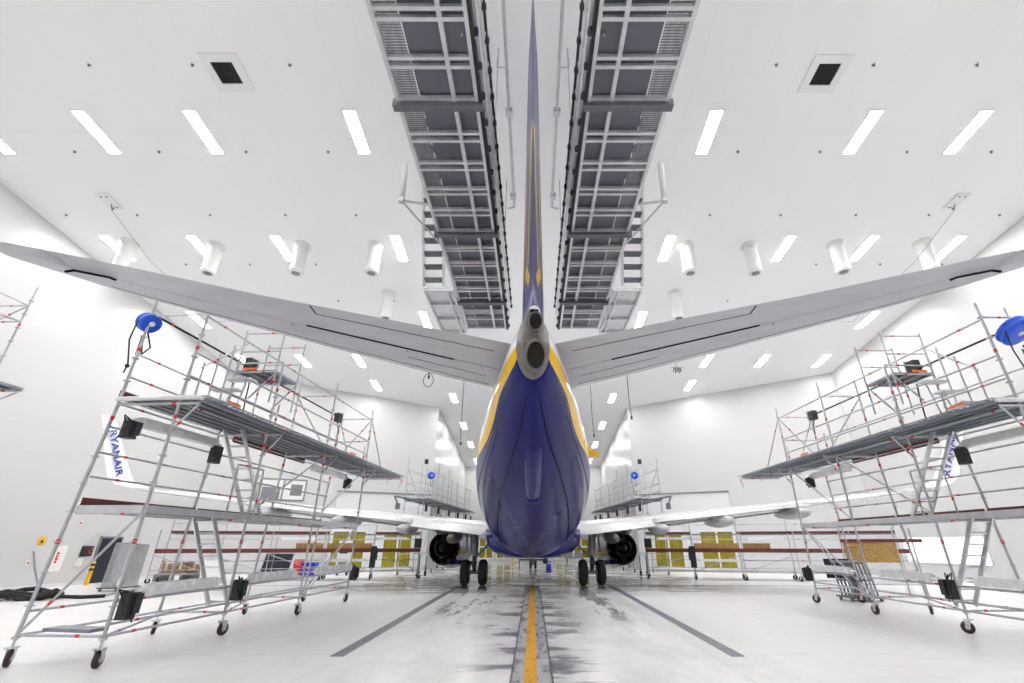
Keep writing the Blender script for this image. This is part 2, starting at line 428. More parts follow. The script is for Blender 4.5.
# ------------------------------------------------------------------ ceiling fittings
TILT = -math.atan(CS)
def ceil_light_proto():
    r = thing('ceiling_light', (0, 0, 0), 'x', 'ceiling light', 'strip lights in the ceiling')
    f = MB()
    f.box((-.25, -.92, -.03), (-.215, .92, .02)); f.box((.215, -.92, -.03), (.25, .92, .02)); f.box((-.25, -.92, -.03), (.25, -.88, .02)); f.box((-.25, .88, -.03), (.25, .92, .02))
    f.build('housing', 'white_plastic', r)
    d = MB(); d.box((-.215, -.88, -.025), (.215, .88, -.005)); d.build('diffuser', 'lamp', r)
    r.rotation_euler = (TILT, 0, 0); return r
proto = ceil_light_proto(); first = True
xs = [-20.5, -16.35, -12.35, -6.6, 6.6, 12.35, 16.3, 20.5]
names = {-20.5: 'beside the left wall', -16.35: 'second column from the left wall', -12.35: 'third column from the left wall', -6.6: 'just left of the aircraft',
         6.6: 'just right of the aircraft', 12.35: 'third column from the right wall', 16.3: 'second column from the right wall', 20.5: 'beside the right wall'}
rown = ['far behind the viewer', 'just behind the viewer', 'straight over the viewer', 'nearest row', 'second row, above the tail', 'third row, past the tail', 'fourth row back', 'fifth row back', 'sixth row in the nose bay', 'seventh row in the nose bay', 'last row in the nose bay']
ys = [-9., -2.5, 4.5, 12.45, 18.7, 25.0, 30.6, 36.6, 43.0, 48.6, 54.6]
for i, y in enumerate(ys):
    for x in xs:
        yy = y
        if abs(x) > 7 and y > 35: continue
        if abs(x) > 7 and i == 6: yy = 30.2
        loc = (x, yy, ceil(yy))
        lb = 'white strip light, %s, %s' % (rown[i], names[x])
        if first: proto.location = loc; proto['label'] = lb; first = False
        else: dup(proto, loc, lb)
for x in (-12.35, 12.35): dup(proto, (x, 34.2, ceil(34.2)), 'white strip light close to the far %s angled wall' % ('left' if x < 0 else 'right'))
# sprinklers
sp = thing('sprinkler_head', (0, 0, 0), 'x', 'sprinkler', 'sprinkler heads in the ceiling')
b = MB(); b.lathe((0, 0, .02), (0, 0, -1), [(0, .05), (.03, .05), (.035, .02), (.07, .02), (.08, .035), (.09, .035), (.092, 0)], 10); b.build('nozzle', 'steel_dark', sp)
b = MB(); b.lathe((0, 0, .01), (0, 0, -1), [(0, .075), (.02, .075), (.021, .05)], 12); b.build('collar', 'white_plastic', sp)
first = True; rn = 0
for y in (10., 13.25, 16.5, 19.85, 23.0):
    rn += 1
    for x in (-21.1, -17.9, -14.6, -11.2, -8., 8., 11.2, 14.6, 17.9, 21.1):
        if abs(x) > 20 and y < 16: continue
        lb = 'small dark sprinkler head, %s row from the front, %s' % (['first', 'second', 'third', 'fourth', 'fifth'][rn - 1],
             '%s of the aircraft, %s out' % ('left' if x < 0 else 'right', {8.: 'first', 11.2: 'second', 14.6: 'third', 17.9: 'fourth', 21.1: 'fifth'}[abs(x)]))
        if first: sp.location = (x, y, ceil(y)); sp['label'] = lb; first = False
        else: dup(sp, (x, y, ceil(y)), lb)
# white drum ducts
du = thing('ceiling_duct', (0, 0, 0), 'x', 'duct', 'white drum ducts under the ceiling')
b = MB(); b.lathe((0, 0, .1), (0, 0, -1), [(0, .39), (.2, .39), (.21, .32), (.3, .31)], 24); b.build('collar', 'duct_white', du)
b = MB(); b.lathe((0, 0, -.1), (0, 0, -1), [(0, .30), (1.28, .30), (1.29, .32), (1.48, .32), (1.50, .29), (1.49, .22), (1.47, .0)], 28); b.build('body', 'duct_white', du)
b = MB(); b.lathe((0, 0, -1.59), (0, 0, -1), [(0, .19), (.02, .18), (.03, .06), (.02, 0)], 16)
for k in range(6):
    a = k * PI / 3; b.bar((.05 * math.cos(a), .05 * math.sin(a), -1.61), (.2 * math.cos(a), .2 * math.sin(a), -1.60), .03, .02)
b.build('nozzle_grille', 'frame_grey', du)
first = True
for x, y, lb in ((-19.6, 18.3, 'above the left stabilizer tip, outermost'), (-15.5, 18.5, 'second from the left'), (-11.3, 18.5, 'third from the left'), (-7.7, 18.5, 'beside the left hanging dock'), (-8.1, 22.3, 'set farther back, behind the left stabilizer'),
             (7.5, 18.5, 'beside the right hanging dock'), (10.6, 18.5, 'third from the right'), (14.75, 18.4, 'second from the right'), (18.9, 18.3, 'above the right stabilizer, outermost'), (8., 22.3, 'set farther back, behind the right stabilizer')):
    loc = (x, y, ceil(y)); L = 'white drum-shaped ceiling duct, ' + lb
    if first: du.location = loc; du['label'] = L; first = False
    else: dup(du, loc, L)
# square vents
def vent(x, y, label):
    r = thing('ceiling_vent', (x, y, ceil(y)), label, 'vent', 'square ceiling vents'); r.rotation_euler = (TILT, 0, 0)
    f = MB(); o = .62; i = .36
    for a, bq in (((-o, -o), (o, -i)), ((-o, i), (o, o)), ((-o, -i), (-i, i)), ((i, -i), (o, i))): f.box((*a, -.06), (*bq, .02))
    for k in f.v: k += V((x, y, ceil(y)))
    f.build('flange', 'white_plastic', r)
    f = MB(); f.box((-i, -i, -.01), (i, i, .02))
    for k in range(9): f.obox((0, -i + .08 * k + .04, -.02), (i, 0, 0), (0, .03, .02), (0, -.002, .003))
    for k in f.v: k += V((x, y, ceil(y)))
    f.build('louvre', 'black', r)
vent(-10.2, 10.25, 'square white vent with dark louvre, ceiling left of the docks'); vent(9.75, 10.3, 'square white vent with dark louvre, ceiling right of the docks')
# fall-arrest plates with a wire
for s in (-1, 1):
    x0, y0 = s * 18.5, 15.7; sd = 'left' if s < 0 else 'right'
    r = thing('anchor_plate', (x0, y0, ceil(y0)), 'white anchor plate with a slack wire, ceiling near the %s wall' % sd, 'anchor', 'ceiling anchor plates')
    b = MB(); b.obox((x0, y0, ceil(y0) - .04), (.28, 0, 0), (0, .42, -.052), (0, 0, .03)); b.build('plate', 'white_plastic', r)
    b = MB()
    for q in (-.3, .3): b.tube((x0 - .12, y0 + q, ceil(y0 + q) - .05), (x0 - .12, y0 + q, ceil(y0 + q) - .1), .03); b.tube((x0 + .12, y0 + q, ceil(y0 + q) - .05), (x0 + .12, y0 + q, ceil(y0 + q) - .1), .03)
    b.path([(x0, y0 + .1, ceil(y0) - .08), (x0, y0 + .25, ceil(y0) - .3), (x0, y0 + .3, ceil(y0) - .1)], .02); b.build('hook', 'steel_dark', r)
    b = MB(); b.path([(x0, y0 + .2, ceil(y0) - .3), (s * 17.9, 18.0, 13.9), (s * 17.6, 22.5, 13.0), (s * 17.5, 25, ceil(25) - .02)], .008, 5); b.build('wire', 'steel_dark', r)
# ceiling rails beside the fin, and a few drop cables
for s in (-1, 1):
    sd = 'left' if s < 0 else 'right'
    r = thing('ceiling_conduit', (s * .85, 12, ceil(12) - .4), 'grey pipe hung under the ceiling just %s of the fin' % sd, 'pipe', 'pipes beside the fin')
    b = MB(); b.tube((s * .86, 7.2, ceil(7.2) - .45), (s * .80, 15.6, ceil(15.6) - .45), .055, 10); b.tube((s * .80, 15.6, ceil(15.6) - .45), (s * 1.1, 15.7, ceil(15.6) - .45), .04); b.build('pipe', 'galv', r)
    b = MB()
    for y in (11.3, 15.): b.box((s * .84 - .12, y - .12, ceil(y) - .55), (s * .84 + .12, y + .12, ceil(y) - .36)); b.tube((s * .84, y, ceil(y) - .4), (s * .84, y, ceil(y)), .02)
    b.tube((s * 1.15, 9.8, ceil(9.8) - .45), (s * .85, 9.8, ceil(9.8) - .45), .025); b.tube((s * 1.15, 9.8, ceil(9.8) - .45), (s * 1.15, 9.8, ceil(9.8)), .025)
    b.build('clamp', 'galv', r)
for x, y, zt, lb, lp in ((-6.3, 26., 10.95, 'black air hose looped under the left stabilizer', 1), (-4.95, 31., 7.95, 'black drop cable ending in a plug, left of the fuselage', 0),
                     (4.1, 31., 8.5, 'black drop cable ending in a plug, right of the fuselage', 0), (5.9, 27., 8.7, 'black drop cable hanging under the right stabilizer', 0)):
    r = thing('drop_cable', (x, y, ceil(y)), lb, 'cable', 'cables hanging from the ceiling')
    b = MB(); b.path([(x, y, ceil(y) - .01), (x, y, zt + 1), (x + (.06 if lp == 0 else 0), y, zt + .15)], .022, 6)
    if lp: b.path([(x + .3 * math.sin(a * PI / 6) - .0, y, zt + .3 + .42 * (math.cos(a * PI / 6) - 1)) for a in range(13)], .02, 6)
    b.build('cable', 'rubber', r)
    b = MB(); b.lathe((x + (.06 if lp == 0 else 0), y, zt + .2), (0, 0, -1), [(0, .03), (.05, .06), (.2, .06), (.24, .03), (.25, 0)], 10); b.build('plug', 'black', r)
for x, y, lb in ((10.2, 30.2, 'spiky dark pulley block on the ceiling right of the aircraft'), (15.5, 23.4, 'thin hanging bar on the ceiling by the right wall')):
    r = thing('ceiling_hoist', (x, y, ceil(y)), lb, 'hoist'); b = MB()
    b.bar((x - .45, y, ceil(y) - .5), (x + .45, y, ceil(y) - .5), .05, .04); b.tube((x, y, ceil(y)), (x, y, ceil(y) - .5), .025); b.build('hanger', 'galv', r)
    b = MB()
    for q in range(5): b.tube((x - .2 + .1 * q, y, ceil(y) - .5), (x - .26 + .13 * q, y + .1, ceil(y) - .8 - .1 * (q % 2)), .035)
    b.build('hook', 'black', r)

# ------------------------------------------------------------------ aircraft
A = thing('airliner', (0, 24.7, 0), 'navy and white twin-engine airliner seen from behind its tail, standing on the yellow line', 'airplane')
TB = [(6.2, 4.40, 5.20, .15), (6.7, 4.20, 5.28, .26), (7.1, 4.08, 5.32, .40), (7.6, 3.97, 5.35, .53), (8.5, 3.74, 5.39, .74), (10, 3.33, 5.41, 1.05), (12, 2.79, 5.42, 1.43), (14, 2.26, 5.42, 1.71), (16, 1.74, 5.41, 1.86), (17.5, 1.45, 5.41, 1.88), (19, 1.4, 5.41, 1.88),
      (37, 1.4, 5.41, 1.88), (39, 1.42, 5.35, 1.84), (41, 1.5, 5.0, 1.65), (42.5, 1.75, 4.35, 1.3), (43.5, 2.1, 3.7, .85), (44.1, 2.5, 3.25, .45), (44.36, 2.8, 2.95, .08)]
def lerp_tab(tb, y):
    if y <= tb[0][0]: return list(tb[0][1:])
    for i in range(len(tb) - 1):
        a, b = tb[i], tb[i + 1]
        if y <= b[0]:
            h = b[0] - a[0]; u = (y - a[0]) / h; out = []
            for k in range(1, len(a)):
                ma = (b[k] - tb[i - 1][k]) / (b[0] - tb[i - 1][0]) if i > 0 else (b[k] - a[k]) / h
                mc = (tb[i + 2][k] - a[k]) / (tb[i + 2][0] - a[0]) if i + 2 < len(tb) else (b[k] - a[k]) / h
                if abs(b[k] - a[k]) < 1e-6: ma = mc = 0
                out.append((2 * u**3 - 3 * u**2 + 1) * a[k] + (u**3 - 2 * u**2 + u) * h * ma + (-2 * u**3 + 3 * u**2) * b[k] + (u**3 - u**2) * h * mc)
            return out
    return list(tb[-1][1:])
STR = [(6.2, 4.86, .2), (6.6, 4.70, .22), (7.0, 4.60, .26), (8.0, 4.52, .30), (8.4, 4.44, .30), (9.3, 4.24, .30), (10.5, 4.08, .26), (12, 4.04, .25), (15, 4.08, .26), (18, 4.0, .3), (22, 3.0, .3), (27, 1.7, .3), (31, .4, .3), (45, -1., .3)]
def fus_ring(y, n=72):
    bo, to, hw = lerp_tab(TB, y); zc, hh = (bo + to) / 2, (to - bo) / 2
    return [(hw * math.sin(2 * PI * i / n), y, zc + hh * math.cos(2 * PI * i / n)) for i in range(n)]
ys_ = [6.70 + .14 * k for k in range(92)]; ys_ = [y for y in ys_ if y < 19] + [19 + .6 * k for k in range(30)] + [37, 38, 39, 40, 41, 41.8, 42.5, 43, 43.5, 43.8, 44.1, 44.25, 44.36]
mb = MB(); rows = [fus_ring(y) for y in ys_]; mb.grid(rows)
fus = mb.build('fuselage', 'livery', A)
att = fus.data.attributes.new('stripe', 'FLOAT', 'POINT')
off = wloc(A)
for i, v in enumerate(fus.data.vertices):
    c = v.co + off; zc, w = lerp_tab([(a, b2, w2) for a, b2, w2 in STR], c.y); att.data[i].value = (c.z - zc + w * .5) / w
# grey tail cone with its two outlets
tc = MB(); tc.grid([[(p[0] * k, p[1], 4.74 + (p[2] - 4.74) * k) for p in fus_ring(y, 48)] for y, k in ((7.0, .55), (6.85, .85), (6.74, 1.0), (6.71, 1.035), (6.6, 1.03), (6.45, 1.02), (6.33, 1.01), (6.27, 1.))] + [[(p[0] * .78, 6.22, 4.83 + (p[2] - 4.83) * .86) for p in fus_ring(6.25, 48)], [(p[0] * .45, 6.2, 4.83 + (p[2] - 4.83) * .6) for p in fus_ring(6.25, 48)]])
tail = tc.build('tail_cone', 'tail_metal', A); tail['label'] = 'bare grey metal tail cone with two round outlets'
def outlet(name, c, rx, rz, axis, dep):
    c = V(c); d = V(axis).normalized(); x = V((1, 0, 0)); z = d.cross(x).normalized()
    if z.z < 0: z = -z
    o = MB(); n = 28
    def ring(h, k): return [c + d * h + x * rx * k * math.cos(2 * PI * i / n) + z * rz * k * math.sin(2 * PI * i / n) for i in range(n)]
    o.grid([ring(-dep, 1.3), ring(-.02, 1.22), ring(.03, 1.12), ring(.02, 1.0), ring(-.02, .96)], cap=False)
    ob = o.build(name, 'tail_metal', tail)
    i_ = MB(); i_.grid([ring(.0, .99), ring(-.03, .93), ring(-.05, .5)], cap=True); i_.build('outlet_bore', 'hole_black', tail)  # the outlet's dark interior is put into this shallow cap's black colour
outlet('exhaust_pipe', (0.04, 6.10, 4.34), .125, .20, (0, -1, -.42), .55)
outlet('cooling_outlet', (0.04, 6.06, 4.87), .09, .125, (0, -1, -.32), .4)
b = MB(); b.lathe((0.02, 6.3, 5.17), (0, -1, .05), [(-.2, .11), (0, .09), (.06, .06), (.07, 0)], 16); b.build('tail_light', 'white_gloss', tail)
b = MB(); b.box((-.045, 6.2, 5.09), (.085, 6.26, 5.14)); b.build('tail_light_socket', 'hole_black', tail)
# belly seams, tail skid, fairing, drain masts
def ribbon(pts, w, m, name, parent, o=.006):
    r = MB()
    for a, c in zip(pts, pts[1:]):
        r.tube(a, c, w, 6)
    return r.build(name, m, parent)
def belly(y, phi, o=.004):
    bo, to, hw = lerp_tab(TB, y); zc, hh = (bo + to) / 2, (to - bo) / 2
    return V(((hw + o) * math.sin(phi), y, zc - (hh + o) * math.cos(phi)))
for s in (-1, 1):
    ribbon([belly(yy, s * lerp_tab([(7.2, .26), (8.2, .32), (9.4, .43), (10.6, .53), (12.3, .615), (14, .64), (17.5, .66)], yy)[0]) for yy in [7.25 + .3 * k for k in range(35)]], .010, 'seam', 'belly_seam', A)
    ribbon([belly(8.6 + .3 * k, s * (1.02 + .012 * k)) for k in range(20)], .006, 'seam', 'belly_seam', A)
sk = MB(); rws = []
for y, w, h in ((9.0, .10, .0), (9.15, .185, .06), (9.8, .19, .12), (10.6, .19, .18), (11.15, .185, .24), (11.25, .17, .24)):
    c = belly(y, 0)
    rws.append([(w * math.cos(a), y, c.z + .08 - (h + .08) * max(0, math.sin(a)) ** .6) for a in [PI * k / 12 for k in range(13)]])
sk.grid(rws[::-1], closed=True); skid = sk.build('tail_skid', 'blue_gloss', A)
b = MB(); b.lathe((0, 11.36, belly(11.3, 0).z - .16), (0, -.2, -1), [(-.02, .15), (.09, .15), (.11, .11), (.11, 0)], 16); b.build('skid_shoe', 'blue_gloss', skid)
# belly / wing body fairing in blue
bf = MB(); rws = []
for y, w, bt in ((19.5, 1.2, 1.40), (20.5, 1.75, 1.32), (21.5, 2.05, 1.26), (23, 2.2, 1.22), (27, 2.25, 1.2), (31, 2.1, 1.25), (33, 1.6, 1.36)):
    rws.append([(w * math.copysign(abs(math.cos(a)) ** .6, math.cos(a)), y, 2.4 - (2.4 - bt) * abs(math.sin(a)) ** .7) for a in [PI * k / 24 for k in range(25)]])
bf.grid(rws); bf.build('belly_fairing', 'blue_gloss', A)
# lifting surfaces ------------------------------------------------
def thick(c, tc): return tc * 5 * (.2969 * math.sqrt(max(c, 0)) - .126 * c - .3516 * c * c + .2843 * c**3 - .1036 * c**4)
def foil(LE, TE, tc, up, c0=0., c1=1., n=14):
    LE, TE, up = V(LE), V(TE), V(up).normalized(); L = (TE - LE).length; pts = []
    cs = [c0 + (c1 - c0) * (.5 - .5 * math.cos(PI * k / n)) for k in range(n + 1)]
    for c in cs: pts.append(LE.lerp(TE, c) + up * (thick(c, tc) * L + .0015))
    for c in cs[::-1]: pts.append(LE.lerp(TE, c) - up * (thick(c, tc) * L + .0015))
    return pts
def surf(stations, c0=0., c1=1., mi=0, mbq=None):
    m_ = mbq or MB(); m_.grid([foil(*st, c0, c1) for st in stations], mi=mi); return m_
UP = (0, 0, 1)
def stab_st(s):
    raw = [(.30, 10.15, 7.30, 5.02, .10), (.9, 9.85, 7.15, 5.09, .10), (2.4, 9.08, 6.75, 5.24, .095), (4.3, 8.05, 6.27, 5.43, .09), (6.2, 6.95, 5.68, 5.62, .09), (7.0, 6.42, 5.44, 5.70, .085), (7.5, 6.02, 5.33, 5.75, .08), (7.85, 5.72, 5.35, 5.785, .06)]
    return [((s * x, yl, z), (s * x, yt, z), tcx, UP) for x, yl, yt, z, tcx in raw]
m = M['grey_paint']; t = NT(m)
x, y, z = t.xyz(t.obj())
nz = t.noise(t.mapv(t.obj(), (1, 4, 1)), 1.2, 5)
t.l(t.mix(t.ramp(nz, .3, .7), (.44, .445, .485), (.51, .515, .555)), t.b.inputs['Base Color'])
for s, sd in ((-1, 'left'), (1, 'right')):
    st = stab_st(s)
    m_ = MB(); surf(st, .085, .575, 0, m_)
    # tip closing piece behind the hinge
    surf([((p[0] if True else 0), p[1], p[2], p[3]) for p in st[5:]], .56, 1., 0, m_)
    sb = m_.build('stabilizer', 'grey_paint', A); sb['label'] = 'grey %s horizontal stabilizer' % sd
    le = surf(st, 0., .095); le.build('leading_edge', 'bare', sb)
    el = surf([st[0]] + st[1:5] + [tuple(V(st[4][k]).lerp(V(st[5][k]), .96) if k < 2 else st[5][k] for k in range(4))], .592, 1.)
    e = el.build('elevator', 'grey_paint', sb)
    # panel joints on the underside
    def under(x, c, o=.004):
        for a, bq in zip(st, st[1:]):
            xa, xb = abs(a[0][0]), abs(bq[0][0])
            if xa <= x <= xb:
                u = (x - xa) / (xb - xa); L = V(a[0]).lerp(V(bq[0]), u); T = V(a[1]).lerp(V(bq[1]), u); tcx = a[2] + (bq[2] - a[2]) * u
                return L.lerp(T, c) - V((0, 0, thick(c, tcx) * (T - L).length + o))
    jm = MB()
    for x in (1.0, 2.35, 4.2): jm.bar(under(x, .2, .002), under(x, .55, .002), .012, .006)
    xs2 = [.95, 1.6, 2.4, 3.2, 4., 4.8, 5.6, 6.2, 6.8]
    for a, bq in zip(xs2, xs2[1:]): jm.bar(under(a, .2, .002), under(bq, .2, .002), .010, .006)
    for a, bq in zip(xs2[:2], xs2[1:3]): jm.bar(under(a, .40, .002), under(bq, .40, .002), .010, .006)
    jm.build('panel_joint', 'seam', sb)
    gm = MB()
    for a, bq in ((1.5, 2.4), (2.4, 3.1), (3.1, 3.95)): gm.bar(under(a, .583, .006), under(bq, .583, .006), .045, .012)
    gm.build('hinge_gap', 'seam', sb)
    hm = MB(); hm.path([under(6.5, .56, .006), under(6.55, .6, .006), under(7.0, .52, .006), under(7.2, .33, .006)], .022, 6); hm.build('balance_gap', 'seam', sb)
    tm = MB(); xs3 = [.7, 1.3, 2., 2.8, 3.6]
    for a, bq in zip(xs3, xs3[1:]): tm.bar(under(a, .86, .004), under(bq, .86, .004), .010, .006)
    tm.bar(under(3.6, .86, .004), under(3.6, .985, .004), .02, .006); tm.build('trim_tab_joint', 'seam', e)
# fin
fst = [((0, 15.6, 5.2), (0, 7.6, 5.2), .085, (1, 0, 0)), ((0, 13.9, 5.75), (0, 7.45, 5.75), .100, (1, 0, 0)), ((0, 12.9, 6.4), (0, 7.3, 6.4), .108, (1, 0, 0)), ((0, 9.9, 9.4), (0, 6.5, 9.4), .112, (1, 0, 0)), ((0, 7.9, 11.9), (0, 5.85, 11.9), .11, (1, 0, 0)), ((0, 7.35, 12.4), (0, 5.75, 12.4), .08, (1, 0, 0)), ((0, 6.9, 12.55), (0, 5.8, 12.55), .05, (1, 0, 0))]
fin = surf(fst, 0., .66).build('fin', 'fin', A)
rud = surf(fst[1:6], .68, 1.).build('rudder', 'fin', A)
b = MB(); b.grid([[(s2 * w, y, 5.25 + h * hh) for s2, hh in ((-1, 0), (-.4, .8), (0, 1), (.4, .8), (1, 0))] for y, w, h in ((19.5, .05, .1), (17, .16, .3), (15, .24, .62), (13.5, .22, .9))], closed=True); b.build('dorsal_fillet', 'white_gloss', A)
# wings
def wing_st(s):
    raw = [(1.2, 31.0, 22.6, 2.36, .13), (1.9, 30.5, 22.55, 2.40, .13), (5.7, 28.7, 22.2, 2.83, .11), (10., 26.0, 21.3, 3.24, .105), (14., 23.6, 20.55, 3.66, .10), (17., 21.8, 19.95, 4.0, .095)]
    return [((s * x, yl, z + .02), (s * x, yt, z), tcx, (0, -.04, 1)) for x, yl, yt, z, tcx in raw]
def blend(a, bq, u): return tuple(V(a[k]).lerp(V(bq[k]), u) if k < 2 else (a[2] + (bq[2] - a[2]) * u if k == 2 else a[3]) for k in range(4))
def wing_at(st, x):
    for a, bq in zip(st, st[1:]):
        xa, xb = abs(a[0][0]), abs(bq[0][0])
        if xa <= x <= xb + 1e-6: return blend(a, bq, (x - xa) / (xb - xa))
def canoe(s, x, y0, y1, z0, z1, r, parent, m='white_gloss', squash=1.25):
    b = MB(); n = 14; rws = []
    for k in range(n + 1):
        u = k / n; rr = r * (max(1e-3, math.sin(PI * min(1, u * .97 + .03)) ** .55)); y = y0 + (y1 - y0) * u; z = z0 + (z1 - z0) * u
        rws.append([(s * x + rr * math.cos(a), y, z + rr * squash * math.sin(a)) for a in [2 * PI * q / 20 for q in range(20)]])
    b.grid(rws); return b.build('flap_fairing', m, parent)
for s, sd in ((-1, 'left'), (1, 'right')):
    st = wing_st(s)
    wg = surf(st, 0., .80).build('wing', 'white_gloss', A); wg['label'] = 'white %s wing' % sd
    for nm, xa, xb, drop in (('flap', 2.0, 5.6, .26), ('flap', 5.75, 12.0, .10), ('aileron', 12.15, 16.3, .03)):
        q = []
        for x in ([xa, (xa + xb) / 2, xb]):
            S0 = wing_at(st, x); L, T = V(S0[0]), V(S0[1]); ch = (T - L).length; h = L.lerp(T, .79); q.append((h + V((0, .05, .02)), T + V((0, .12 if drop > .1 else 0, -drop)), .17 * S0[2] / .11, UP))
        surf(q).build(nm, 'white_gloss', wg)
    # grey strip under the wing standing in for shade in the flap gap
    b = MB()
    for x0, x1 in ((6.2, 8.2), (9.2, 11.8)):
        P0, P1 = wing_at(st, x0), wing_at(st, x1)
        a = V(P0[0]).lerp(V(P0[1]), .82) + V((0, 0, -.26)); c = V(P1[0]).lerp(V(P1[1]), .82) + V((0, 0, -.22)); b.bar(a, c, .5, .05)
    b.build('cove_shade', 'frame_grey', wg)
    canoe(s, 5.9, 21.4, 25.3, 2.42, 2.55, .25, wg, 'pale_grey', 1.0); canoe(s, 8.6, 20.9, 24.6, 2.74, 2.82, .27, wg, 'pale_grey', 1.05); canoe(s, 11.6, 20.3, 23.4, 3.02, 3.08, .24, wg, 'pale_grey', 1.0)
    canoe(s, 3.75, 22.0, 26, 2.02, 2.2, .27, wg, 'tail_metal', 1.0)
    # winglet
    wl = [((s * 17., 21.8, 4.02), (s * 17., 19.95, 4.0), .09, (0, 0, 1)), ((s * 17.45, 21.4, 4.13), (s * 17.45, 19.8, 4.11), .09, (-s * .4, 0, .9)), ((s * 17.75, 21.0, 4.4), (s * 17.75, 19.6, 4.4), .085, (-s * .85, 0, .4)),
          ((s * 17.95, 20.5, 5.2), (s * 17.95, 19.35, 5.2), .08, (-s * 1, 0, .2)), ((s * 18.3, 19.7, 6.75), (s * 18.3, 18.95, 6.75), .08, (-s * 1, 0, .2)), ((s * 18.33, 19.5, 6.85), (s * 18.33, 18.95, 6.85), .06, (-s * 1, 0, .2))]
    wn = surf(wl).build('winglet', 'white_gloss', A); wn['label'] = 'white upturned winglet on the %s wing' % sd
    b0, b1 = V((s * 17.80, 20.15, 4.45)), V((s * 18.19, 19.45, 6.3)); d = (b1 - b0).normalized(); nrm = V((-s, 0, .2)).normalized()
    mid = (b0 + b1) / 2 + nrm * .10
    xd = d if s > 0 else -d; yd = nrm.cross(xd)
    text_mesh('RYANAIR', .48, mid, xd, yd, M['letter_blue'], wn)
# engines
for s, sd in ((-1, 'left'), (1, 'right')):
    cx, cz = s * 4.83, 1.6
    n_ = MB(); n_.lathe((cx, 32.2, cz), (0, -1, 0), [(.25, .74), (0, .80), (-.05, .86), (.1, .96), (.6, 1.04), (1.6, 1.07), (2.8, 1.02), (4.2, .90), (5.1, .81)], 40)
    nac = n_.build('nacelle', 'white_gloss', A); nac['label'] = '%s engine nacelle' % sd
    lw = MB(); rws = []
    for h, r in ((.1, .97), (.6, 1.05), (1.6, 1.08), (2.8, 1.03), (4.2, .91), (5.08, .82)):
        rws.append([(cx + (r + .006) * math.cos(a), 32.2 - h, cz + (r + .006) * math.sin(a)) for a in [PI + .35 + (PI - .7) * k / 20 for k in range(21)]])
    lw.grid(rws, closed=False, cap=False); lw.build('lower_cowl', 'blue_gloss', nac)
    lw = MB(); rws = []
    for h, r in ((.6, 1.05), (1.6, 1.08), (2.8, 1.03), (4.2, .91), (5.08, .82)):
        r_ = []
        for k in range(6):
            a = PI + .12 + .23 * k / 5; a = a if s > 0 else 3 * PI - a
            r_.append((cx + (r + .008) * math.cos(a), 32.2 - h, cz + (r + .008) * math.sin(a)))
        rws.append(r_)
    lw.grid(rws, closed=False, cap=False); lw.build('yellow_stripe', 'yellow', nac)
    dk = MB(); dk.lathe((cx, 27.12, cz), (0, -1, 0), [(-.3, .845), (.0, .815), (.05, .80), (.06, .76), (-.1, .73), (-1.2, .70), (-1.25, .3)], 40); dk.build('fan_duct', 'nozzle', nac)
    co = MB(); co.lathe((cx, 28.5, cz), (0, -1, 0), [(0, .56), (.6, .55), (1.2, .50), (1.75, .44), (1.78, .40), (1.4, .36), (1.35, .2)], 36); co.build('core_nozzle', 'nozzle', nac)
    pl = MB(); pl.lathe((cx, 27.2, cz), (0, -1, 0), [(0, .24), (.4, .22), (.8, .13), (1.0, .04), (1.02, 0)], 24); pl.build('exhaust_plug', 'nozzle', nac)
    gu = MB()
    for a in range(8):
        q = a * PI / 4 + .3; gu.bar((cx + .45 * math.cos(q), 27.9, cz + .45 * math.sin(q)), (cx + .72 * math.cos(q), 27.9, cz + .72 * math.sin(q)), .25, .05, 0, up=(0, 1, 0))
    gu.build('duct_vane', 'nozzle', nac)
    py = MB(); rws = []
    for y, zb, zt, w in ((31., 2.6, 2.95, .05), (29.5, 2.5, 2.9, .2), (27.5, 2.3, 2.75, .24), (25.8, 2.25, 2.85, .2), (24.2, 2.5, 2.9, .04)):
        rws.append([(cx - w, y, zb), (cx + w, y, zb), (cx + w, y, zt), (cx - w, y, zt)])
    py.grid(rws); p = py.build('engine_pylon', 'frame_grey', A)
    # blue lower strake below the nozzle
    b = MB(); b.bar((cx - s * .55, 27.0, cz - .66), (cx - s * 1.5, 27.6, cz - .74), .7, .2); b.build('open_cowl_edge', 'blue_gloss', nac)
